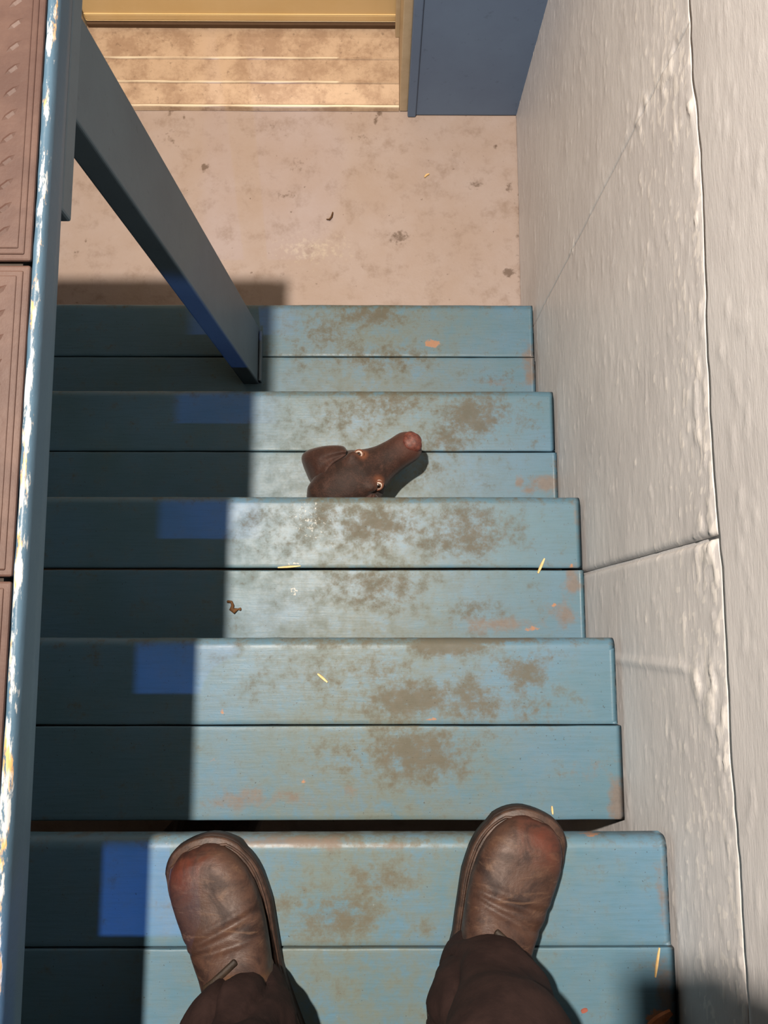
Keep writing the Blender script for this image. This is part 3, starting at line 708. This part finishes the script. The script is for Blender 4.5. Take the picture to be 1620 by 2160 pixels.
put_attr(body, 'rim', np.clip(rim, 0, 1)*0.9)
put_attr(body, 'muzzle', np.clip((0.075-s_)/0.07, 0, 1)**1.3*np.clip((rel[:, 2]+0.05)/0.05, 0, 1)*0.75)
displace(body, -0.003*np.exp(-((rel[:, 2]+0.047+0.10*np.clip(s_-0.03, 0, 1))/0.0038)**2)*np.clip((0.088-s_)/0.01, 0, 1)*np.clip((np.abs(l_)-0.004)/0.01, 0, 1))     # mouth line
# nose pad
g = Geo(); g.ball(hp(0.013, 0, -0.011), (0.0195, 0.0235, 0.0150), Matrix.Rotation(math.atan2(a.y, a.x), 3, 'Z'), 18)
g.ball(hp(0.021, 0, -0.003), (0.013, 0.016, 0.0075), Matrix.Rotation(math.atan2(a.y, a.x), 3, 'Z'), 14)
nz = fuse('nose', g, 0.0016, M['nose'], dog, 2)
wn = world_np(nz); dd = np.zeros(len(wn))
for sgn in (1, -1):
    q = np.array(hp(-0.001, sgn*0.0115, -0.012), dtype=np.float32); dd -= 0.0042*np.exp(-(np.linalg.norm(wn-q, axis=1)/0.0045)**2)
displace(nz, dd)
# eyes look up at the camera
for e, sgn in zip(EY, (1, -1)):
    look = (Vector((0, -0.2, CAMZ)) - e).normalized()
    look = (look + lft*sgn*0.16).normalized()
    g = Geo(); c = e - Vector((0, 0, 0.0030)); g.ball(c, 0.0112, None, 20)
    eb_ = pydata('eye', g.V, g.F, M['eye'], dog)
    g = Geo(); rot = look.to_track_quat('Z', 'Y').to_matrix(); g.ball(c+look*0.0052, (0.0080, 0.0080, 0.0062), rot, 18); pydata('iris', g.V, g.F, M['iris'], eb_)
    g = Geo(); g.ball(c+look*0.0086, (0.0044, 0.0044, 0.0033), rot, 14); pydata('pupil', g.V, g.F, M['pupil'], eb_)
    # lids: a thick almond rim round the eye
    up = (look.cross(a)).normalized(); fx = (a - look*a.dot(look)).normalized(); pts = []
    for q in range(21):
        t = 2*math.pi*q/20; pts.append(c + look*0.0068 + fx*0.0098*math.cos(t) + up*0.0082*math.sin(t))
    V, Fc = tube_geo(pts, [0.0021]*21, 8, tuple(look), False)
    ld = pydata('eyelid', V, Fc, M['fur'], dog); put_attr(ld, 'rim', [0.8]*len(ld.data.vertices)); put_attr(ld, 'muzzle', [0]*len(ld.data.vertices)); tag(ld, 'tan eyelid')
# ears: thick folded flaps
def ear(side):
    nu, nv = 34, 16; V = []; T = 0.0045
    f = lambda s, l, z: hp(s, side*l, z)
    base = [(0.143, 0.046, 0.0125), (0.156, 0.046, 0.0140), (0.172, 0.046, 0.0140), (0.186, 0.042, 0.0140), (0.198, 0.036, 0.012), (0.205, 0.032, 0.008)]
    out = [(0.133, 0.056, 0.004), (0.136, 0.071, 0.002), (0.166, 0.091, -0.004), (0.200, 0.105, -0.016), (0.218, 0.100, -0.026), (0.227, 0.066, -0.036), (0.229, 0.046, -0.040)]
    def sp(P, t):
        t *= len(P)-1; i = min(int(t), len(P)-2); q = t-i; p0 = P[max(i-1, 0)]; p1 = P[i]; p2 = P[i+1]; p3 = P[min(i+2, len(P)-1)]
        return [0.5*(2*p1[c]+(p2[c]-p0[c])*q+(2*p0[c]-5*p1[c]+4*p2[c]-p3[c])*q*q+(3*p1[c]-p0[c]-3*p2[c]+p3[c])*q**3) for c in range(3)]
    for lay in (0, 1):
        for i in range(nu):
            for j in range(nv):
                u = i/(nu-1); v = j/(nv-1); b0 = sp(base, u); o0 = sp(out, u)
                bulge = 0.011*math.sin(math.pi*v**0.8)*(1-0.3*u) - 0.006*math.exp(-((v-0.22)/0.14)**2) + 0.0022*math.sin(u*11+v*4)*v - 0.010*max(0, v-0.85)/0.15
                q = [b0[c]*(1-v)+o0[c]*v for c in range(3)]; q[2] += bulge - lay*T*(1-0.6*v)
                V.append(f(*q))
    Fc = []; n2 = nu*nv
    for i in range(nu-1):
        for j in range(nv-1):
            k = i*nv+j; Fc.append((k, k+nv, k+nv+1, k+1)); Fc.append((n2+k, n2+k+1, n2+k+nv+1, n2+k+nv))
    rim_ = [i*nv for i in range(nu)]+[(nu-1)*nv+j for j in range(1, nv)]+[i*nv+nv-1 for i in range(nu-2, -1, -1)]+[j for j in range(nv-2, 0, -1)]
    for i in range(len(rim_)):
        p, q = rim_[i], rim_[(i+1) % len(rim_)]; Fc.append((p, q, n2+q, n2+p))
    o = pydata('ear', V, Fc, M['fur'], dog)
    bm = bmesh.new(); bm.from_mesh(o.data); bmesh.ops.recalc_face_normals(bm, faces=bm.faces); bm.to_mesh(o.data); bm.free()
    put_attr(o, 'rim', [0]*len(o.data.vertices)); put_attr(o, 'muzzle', [0.12]*len(o.data.vertices))
ear(1); ear(-1)

# ------------------------------------------------------------------ person: boots, legs, and the body above the picture
Z5 = tz(5)
person = empty('person', (0.0, -0.45, Z5), 'person in dark brown trousers and worn leather boots standing on the top tread', 'person')
def boot(toe, ang, name_side):
    """toe = world XY of toe tip, ang = direction the toe points (radians from +Y, + = towards +X)"""
    d = Vector((math.sin(ang), math.cos(ang), 0)); s = Vector((d.y, -d.x, 0))      # s: to the boot's right
    L = 0.300; heel = Vector((toe[0], toe[1], 0)) - d*L
    def W(u, l, z): return heel + d*(u*L) + s*l + Vector((0, 0, Z5+z))
    inner = 1 if name_side == 'L' else -1                                         # which side of the boot faces inwards (s direction)
    def hw(u):
        if u > 0.76: return 0.0545*max(0.0, 1-((u-0.76)/0.24)**2.3)**(1/2.1)
        if u < 0.12: return 0.0375*max(0.0, 1-((0.12-u)/0.12)**2.2)**(1/2.2)
        P = [(.12, .0375), (.25, .038), (.4, .0385), (.55, .046), (.66, .0525), (.76, .0545)]
        for (a0, b0), (a1, b1) in zip(P[:-1], P[1:]):
            if u <= a1: q = (u-a0)/(a1-a0); return b0+(b1-b0)*q
        return 0
    def off(u): return inner*(0.006*math.sin(math.pi*min(1, max(0, (u-0.3)/0.7))) )  # gentle inward swing
    # outsole
    def slab(name, z0, z1, grow, mat, parent):
        us = [0.12-0.12*math.cos(q*math.pi/16) for q in range(8)] + [.12, .18, .25, .33, .4, .48, .55, .61, .66, .71] + [0.76+0.24*math.sin(q*math.pi/28) for q in range(15)]
        lo = []
        ring = [(u, hw(u)+grow*(1 if 0.004 < u < 0.997 else 0.5)) for u in us]
        pts = [(u + (grow/L if u > .9 else (-grow/L if u < .1 else 0)), h+off(u)) for u, h in ring] + [(u + (grow/L if u > .9 else (-grow/L if u < .1 else 0)), -h+off(u)) for u, h in reversed(ring)]
        def spring(u): return 0.010*max(0, (u-0.72)/0.28)**2                 # toe spring
        V = [W(u, l, z0+spring(u)) for u, l in pts] + [W(u, l*1.0, z1-0.002+spring(u)) for u, l in pts] + [W(0.5+(u-0.5)*0.988, l*0.965, z1+spring(u)) for u, l in pts]
        n = len(pts); Fc = [tuple(range(n)), tuple(reversed(range(2*n, 3*n)))]
        for k in range(2):
            for i in range(n): j = (i+1) % n; Fc.append((k*n+i, (k+1)*n+i, (k+1)*n+j, k*n+j))
        o = pydata(name, V, Fc, mat, parent, True)
        bm = bmesh.new(); bm.from_mesh(o.data); bmesh.ops.remove_doubles(bm, verts=bm.verts, dist=0.0004); bmesh.ops.recalc_face_normals(bm, faces=bm.faces); bm.to_mesh(o.data); bm.free(); return o
    bt = empty('boot', (0, 0, 0)); bt.parent = person
    bt.location = W(0.5, 0, 0) - person.location
    slab('outsole', 0.0015, 0.021, 0.0060, M['sole'], bt)
    slab('welt', 0.020, 0.0265, 0.0045, M['welt'], bt)
    # upper: rings along the foot
    prof = [(.012, .020, .070), (.04, .030, .105), (.10, .036, .14), (.18, .039, .16), (.27, .040, .16), (.36, .0405, .150), (.44, .042, .128), (.52, .0455, .106), (.60, .049, .0925), (.68, .0515, .083), (.76, .052, .0765), (.83, .050, .0725), (.89, .0450, .067), (.935, .037, .060), (.965, .027, .050), (.982, .016, .040)]
    g = Geo(); V = []; Fc = []; n = 28
    for (u, h, zt_) in prof:
        zb_ = 0.020+0.010*max(0, (u-0.72)/0.28)**2; zt_ += 0.008*max(0, (u-0.72)/0.28)**2
        for j in range(n):
            t = 2*math.pi*j/n; ct, st = math.cos(t), math.sin(t)
            e = 0.78
            z = (zb_+zt_)/2 + (zt_-zb_)/2*math.copysign(abs(st)**(0.9 if st > 0 else 0.5), st)
            V.append(W(u, off(u)+h*math.copysign(abs(ct)**e, ct), z))
    for i in range(len(prof)-1):
        for j in range(n): Fc.append((i*n+j, i*n+(j+1) % n, (i+1)*n+(j+1) % n, (i+1)*n+j))
    Fc += [tuple(reversed(range(n))), tuple(range((len(prof)-1)*n, len(prof)*n))]
    g.add((V, Fc))
    up = fuse('upper', g, 0.0028, M['leather'], bt, 5)
    wv = world_np(up); rel = wv-np.array(heel, dtype=np.float32); u_ = (rel @ np.array(d, dtype=np.float32))/L; l2 = rel @ np.array(s, dtype=np.float32); z_ = rel[:, 2]-Z5
    # flex creases over the vamp, seam of the quarters
    dsp = -0.0022*np.exp(-((u_-0.66-0.25*l2)/0.012)**2) - 0.0018*np.exp(-((u_-0.605+0.35*l2)/0.011)**2) + 0.0016*np.exp(-((u_-0.635)/0.014)**2) + 0.0013*np.exp(-((u_-0.69-0.2*l2)/0.014)**2)
    dsp *= np.clip((z_-0.05)/0.03, 0, 1)
    quarter = 0.50 - np.abs(l2-inner*0.004)*1.6                                   # quarters overlap the vamp behind this line
    dsp += 0.0016*(1/(1+np.exp((u_-quarter)/0.004)))
    dsp += 0.0035*np.exp(-((z_-0.031)/0.006)**2)*0.5
    displace(up, dsp)
    put_attr(up, 'toe', np.clip((u_-0.80)/0.12, 0, 1)*np.clip(1-((l2-(-inner)*0.012)/0.05)**2, 0, 1)*0.7)
    put_attr(up, 'tan', np.clip(1-np.abs(u_-(quarter+0.012))/0.018, 0, 1)*0.55 + np.clip((0.40-u_)/0.1, 0, 1)*0.45)
    # tongue and a lace bar over the instep
    from mathutils.bvhtree import BVHTree
    bvh = BVHTree.FromPolygons([Vector(v) for v in world_np(up).astype(float)], [tuple(f.vertices) for f in up.data.polygons])
    pts = []
    for q in range(9):
        t = q/8; p = W(0.505+0.045*t, off(0.5)+inner*(-0.031+0.043*t), 0.4); hit = bvh.ray_cast(p, Vector((0, 0, -1)))[0]
        pts.append((hit if hit else W(0.5, 0, 0.11)) + Vector((0, 0, 0.0016)))
    V, Fc = tube_geo(pts, [(0.0026, 0.0044)]*9, 10, (0, 0, 1)); lc = pydata('lace', V, Fc, M['lace'], bt); tag(lc, 'flat dark leather lace')
    # stitched seam beads along the edge of the toe
    pts = []
    for i in range(31):
        t = i/30; u = 0.40+0.585*math.sin(math.pi*t)**0.8; side = 1 if t < .5 else -1
        h = hw(min(u, 0.97))*(1.0 if u < 0.95 else 0.85)
        if abs(t-0.5) < 0.12: h *= abs(t-0.5)/0.12
        pts.append(W(u, off(u)+side*h*1.0, 0.0285+0.010*max(0, (u-0.72)/0.28)**2))
    V, Fc = tube_geo(pts, [0.0018]*31, 6, (0, 0, 1)); pydata('stitched_seam', V, Fc, M['welt'], bt)
    return W
WL = boot((-0.238, -0.274), math.radians(-23), 'L')
WR = boot((0.207, -0.240), math.radians(22), 'R')
# trousers: both legs and seat as one garment, folds gathered at the ankles
g = Geo()
def leg(W, hipx, knee, r0):
    a0 = W(0.36, 0, 0.055); a1 = W(0.32, 0, 0.10)
    g.limb([a0, a1, W(0.30, 0, 0.19), W(0.27, 0, 0.30), knee, (hipx, -0.53, Z5+0.78), (hipx*0.9, -0.535, Z5+0.90)],
           [(r0*.80, r0*.86), (r0, r0), (r0*1.08, r0*1.06), (.074, .072), (.083, .080), (.092, .095), (.10, .11)], 28, 8, up=(0, 1, 0))
leg(WL, -0.095, Vector((-0.110, -0.515, Z5+0.46)), 0.062); leg(WR, 0.095, Vector((0.085, -0.49, Z5+0.46)), 0.068)
g.limb([(-0.06, -0.535, Z5+0.90), (0.06, -0.535, Z5+0.90)], [(.105, .12), (.105, .12)], 20)
g.limb([(0, -0.535, Z5+0.90), (0, -0.535, Z5+1.0)], [(.105, .155), (.10, .15)], 20, up=(0, 1, 0))
tr = fuse('trousers', g, 0.0055, M['trouser'], person, 3)
wv = world_np(tr); z_ = wv[:, 2]-Z5
ang = np.arctan2(wv[:, 0]-np.where(wv[:, 0] > 0, .1, -.12), wv[:, 1]+0.49)
q1 = z_ + 0.030*np.sin(ang*1.0+0.6) + 0.018*(fbm(ang*1.3+5, z_*6, 4)-0.5)*2
fold = 0.0055*np.sin(q1*52)*np.exp(-((z_-0.16)/0.10)**2)*np.clip(0.4+fbm(ang*1.6+9, z_*9, 8), 0.2, 1.2) + 0.006*np.sin(z_*30+ang*2.5)*np.exp(-((z_-0.42)/0.25)**2) + 0.005*(fbm(ang*2+5, z_*16, 9)-0.5)*2
rg = 1-np.abs(2*fbm(ang*1.1+4+z_*3, z_*7-ang*0.8, 21, 2)-1); fold -= 0.010*np.clip((rg-0.80)/0.2, 0, 1)**1.5*np.exp(-((z_-0.2)/0.25)**2)
displace(tr, fold)
# body under the clothes: one continuous figure with head, arms and five-fingered hands
g = Geo()
hipZ = Z5+0.93
g.limb([(0, -0.53, hipZ), (0, -0.53, hipZ+0.15), (0, -0.51, hipZ+0.35), (0, -0.50, hipZ+0.50)], [(.09, .14), (.085, .125), (.10, .15), (.06, .11)], 20, up=(0, 1, 0))
g.limb([(0, -0.50, hipZ+0.46), (0, -0.475, hipZ+0.60)], [.056, .054], 16)
HC = Vector((0, -0.445, hipZ+0.685))
headrot = Matrix.Rotation(-0.5, 3, 'X')
def hd(x, y, z): return HC + headrot @ Vector((x, y, z))
g.ball(hd(0, -0.01, 0.02), (0.076, 0.094, 0.098), headrot, 24); g.ball(hd(0, 0.025, -0.045), (0.058, 0.066, 0.068), headrot, 20)
g.ball(hd(0, 0.095, -0.02), (0.013, 0.018, 0.026), headrot, 12); g.ball(hd(0, 0.082, -0.075), (0.026, 0.014, 0.012), headrot, 12)
for sx in (1, -1): g.ball(hd(sx*0.078, -0.01, -0.01), (0.010, 0.018, 0.031), headrot, 12)
for sx, W in ((-1, WL), (1, WR)):
    kn = Vector((sx*0.105, -0.51, Z5+0.46))
    g.limb([(sx*0.09, -0.53, hipZ-0.02), kn, W(0.29, 0, 0.20), W(0.28, 0, 0.075)], [.08, .058, .045, .036], 16)
    g.limb([W(0.16, 0, 0.06), W(0.5, 0, 0.058), W(0.80, 0, 0.046)], [(.030, .030), (.028, .034), (.018, .036)], 14, up=(0, 0, 1))
    sh = Vector((sx*0.185, -0.50, hipZ+0.47)); el = Vector((sx*0.25, -0.37, hipZ+0.26))
    wr = Vector((0.128, -0.112, CAMZ+0.014)) if sx > 0 else Vector((-0.215, -0.22, CAMZ-0.01+0.05))
    g.limb([tuple(sh*0.8+Vector((0, -0.1, 0.09+0.2*hipZ-0.2*hipZ)) if False else sh), tuple(sh), tuple(el), tuple(wr)], [.06, .058, .042, .028], 16)
    if sx > 0:      # right hand grips the side of the phone
        pc = wr + Vector((-0.030, 0.066, 0.016))
        g.limb([tuple(wr), tuple(pc), tuple(pc+Vector((-0.004, 0.035, 0.004)))], [(.020, .030), (.016, .040), (.013, .038)], 14, up=(0, 0, 1))
        for q, (dy, ln) in enumerate(((0.060, .020), (0.040, .024), (0.019, .022), (-0.002, .016))):
            b0 = pc + Vector((-0.024, dy-0.015, -0.004)); b1 = b0 + Vector((-0.012-ln*0.3, 0.004, -0.008)); b2 = b1 + Vector((-ln, 0.002, 0.001))
            g.limb([tuple(b0), tuple(b1), tuple(b2)], [.0088, .0080, .0070], 10, 4)
        t0 = pc + Vector((-0.018, -0.03, 0.012)); g.limb([tuple(t0), tuple(t0+Vector((-0.020, 0.022, 0.017))), tuple(t0+Vector((-0.046, 0.038, 0.016)))], [.0115, .010, .0085], 10, 4)
    else:           # left hand relaxed near the waist
        pc = wr + Vector((0.035, 0.05, -0.01)); dr = Vector((0.55, 0.78, -0.2)).normalized(); sd = Vector((0.78, -0.55, 0)).normalized()
        g.limb([tuple(wr), tuple(pc)], [(.020, .028), (.016, .040)], 14, up=(0, 0, 1))
        for q, ln in ((-1.5, .060), (-0.5, .072), (0.5, .067), (1.5, .052)):
            b0 = pc + sd*q*0.0185 + dr*0.012; b1 = b0 + dr*ln*0.5 + Vector((0, 0, -0.006)); b2 = b1 + dr*ln*0.42 + Vector((0, 0, -0.02))
            g.limb([tuple(b0), tuple(b1), tuple(b2)], [.0088, .0080, .0070], 10, 4)
        t0 = pc - sd*(-0.035) - dr*0.02; g.limb([tuple(t0), tuple(t0+sd*0.022+dr*0.02), tuple(t0+sd*0.03+dr*0.046)], [.0115, .010, .0085], 10, 4)
bd = fuse('body', g, 0.0045, M['skin'], person, 3)
for sx in (1, -1):
    gg = Geo(); gg.ball(hd(sx*0.031, 0.073, 0.005), 0.0125, None, 14); e = pydata('eye', gg.V, gg.F, M['eye'], person)
    gg = Geo(); gg.ball(hd(sx*0.031, 0.0815, 0.003), 0.0056, None, 12); pydata('iris', gg.V, gg.F, M['iris'], e)
gg = Geo(); gg.ball(hd(0, -0.022, 0.034), (0.086, 0.098, 0.098), headrot, 24); gg.ball(hd(0, -0.05, -0.02), (0.080, 0.065, 0.085), headrot, 18)
fuse('hair', gg, 0.006, M['hair'], person, 2)
# jacket
g = Geo()
g.limb([(0, -0.53, hipZ+0.03), (0, -0.53, hipZ+0.17), (0, -0.51, hipZ+0.36), (0, -0.50, hipZ+0.515)], [(.118, .172), (.112, .160), (.122, .180), (.075, .125)], 24, up=(0, 1, 0))
for sx in (1, -1):
    sh = Vector((sx*0.165, -0.50, hipZ+0.465)); el = Vector((sx*0.25, -0.37, hipZ+0.26)); wr = Vector((0.150, -0.145, CAMZ+0.010)) if sx > 0 else Vector((-0.218, -0.235, CAMZ-0.012+0.05))
    g.limb([tuple(sh), tuple(el), tuple(wr)], [.078, .060, .041], 18, 8)
g.limb([(0, -0.495, hipZ+0.50), (0, -0.485, hipZ+0.555)], [.078, .072], 18)
fuse('jacket', g, 0.007, M['jacket'], person, 3)

# phone held just above the camera position
ph = empty('phone', (0.03, -0.03, CAMZ+0.006), 'black phone held flat over the stairs by the person', 'phone')
box('case', -0.012, 0.060, -0.125, 0.016, CAMZ+0.004, CAMZ+0.0125, M['phone'], ph, 0.003)
box('screen', -0.009, 0.057, -0.112, 0.003, CAMZ+0.0124, CAMZ+0.0130, M['pupil'], ph, 0)

# ------------------------------------------------------------------ small litter
def sliver(name, p0, p1, wd, th_, mat, label, cat, group, bend=0.0):
    p0 = Vector(p0); p1 = Vector(p1); d = p1-p0; L = d.length; d.normalize(); sd = Vector((-d.y, d.x, 0)).normalized()
    V = []; k = 6
    for i in range(k+1):
        t = i/k; wdt = wd*(0.35+0.65*math.sin(math.pi*(0.12+0.8*t))); c = p0+d*L*t+sd*bend*math.sin(math.pi*t)
        for l, z in ((-1, 0), (1, 0), (0.7, 1), (-0.7, 1)): V.append(c+sd*l*wdt/2+Vector((0, 0, z*th_)))
    Fc = []
    for i in range(k):
        for j in range(4): Fc.append((i*4+j, i*4+(j+1) % 4, i*4+4+(j+1) % 4, i*4+4+j))
    Fc += [(3, 2, 1, 0), (k*4, k*4+1, k*4+2, k*4+3)]
    c = (p0+p1)/2
    o = pydata(name, [v-c for v in V], Fc, mat, None, False); o.location = c
    return tag(o, label, cat, group)
def at(x, y, k): return Vector((x, y, tz(k)+0.0005))
ST = 'bits of straw on the treads'
sliver('straw', at(-0.189, 0.1135, 3), at(-0.146, 0.1165, 3), 0.0045, 0.0025, M['straw'], 'pale straw lying along the plank gap of the third tread', 'straw', ST)
sliver('straw', at(0.2995, 0.103, 3), at(0.3125, 0.131, 3), 0.0055, 0.002, M['straw'], 'short pale straw standing near the wall end of the third tread', 'straw', ST)
sliver('straw', at(-0.0975, -0.0715, 4), at(-0.0815, -0.085, 4), 0.0045, 0.002, M['straw'], 'small yellow straw in the middle of the fourth tread', 'straw', ST)
sliver('straw', at(-0.2045, -0.2815, 5), at(-0.1985, -0.292, 5), 0.0045, 0.003, M['straw'], 'bright yellow straw scrap at the nosing beside the left boot toe', 'straw', ST)
sliver('straw', at(0.2735, -0.2885, 4), at(0.2725, -0.276, 4), 0.0035, 0.002, M['straw'], 'tiny pale straw just right of the right boot toe', 'straw', ST)
sliver('straw', at(0.3595, -0.448, 5), at(0.3665, -0.412, 5), 0.0035, 0.002, M['straw'], 'long thin pale straw near the wall on the top tread', 'straw', ST)
# curled dry leaf
V, Fc = tube_geo([at(-0.281, 0.050, 3)+Vector((0, 0, .003)), at(-0.274, 0.0495, 3)+Vector((0, 0, .004)), at(-0.2715, 0.043, 3)+Vector((0, 0, .003)), at(-0.2735, 0.036, 3)+Vector((0, 0, .004)), at(-0.268, 0.0325, 3)+Vector((0, 0, .004)), at(-0.2615, 0.036, 3)+Vector((0, 0, .003)), at(-0.257, 0.036, 3)+Vector((0, 0, .0025))],
                 [(.002, .0025), (.0025, .0025), (.0025, .003), (.003, .0045), (.003, .0055), (.002, .0015), (.0022, .003)], 8)
c = at(-0.27, 0.04, 3); o = pydata('dry_leaf', [v-c for v in V], Fc, M['leaf'], None, True); o.location = c
tag(o, 'curled brown leaf scrap on the third tread at the shadow edge', 'leaf')
V, Fc = tube_geo([(-0.145, 1.126, 0.0035), (-0.137, 1.125, 0.004), (-0.131, 1.133, 0.004), (-0.128, 1.146, 0.0035)], [.0012, .0024, .0026, .0018], 8)
c = Vector((-0.136, 1.134, 0.001)); o = pydata('twig', [v-c for v in V], Fc, M['leaf'], None, True); o.location = c
tag(o, 'small bent dark twig on the beige floor', 'twig')
sliver('wood_chip', (0.128, 1.252, 0.0008), (0.141, 1.262, 0.0008), 0.006, 0.003, M['straw'], 'pale wood chip on the beige floor near the blue wall', 'wood chip', None, 0.002)
sliver('paint_chip', at(0.262, -0.490, 5), at(0.270, -0.487, 5), 0.006, 0.002, M['crumb'], 'reddish paint chip right of the right trouser leg', 'paint chip', None)
sliver('wood_splinter', at(0.345, -0.512, 5), at(0.378, -0.490, 5), 0.014, 0.004, M['chip'], 'orange wood splinter in the near corner by the wall', 'wood splinter', None)
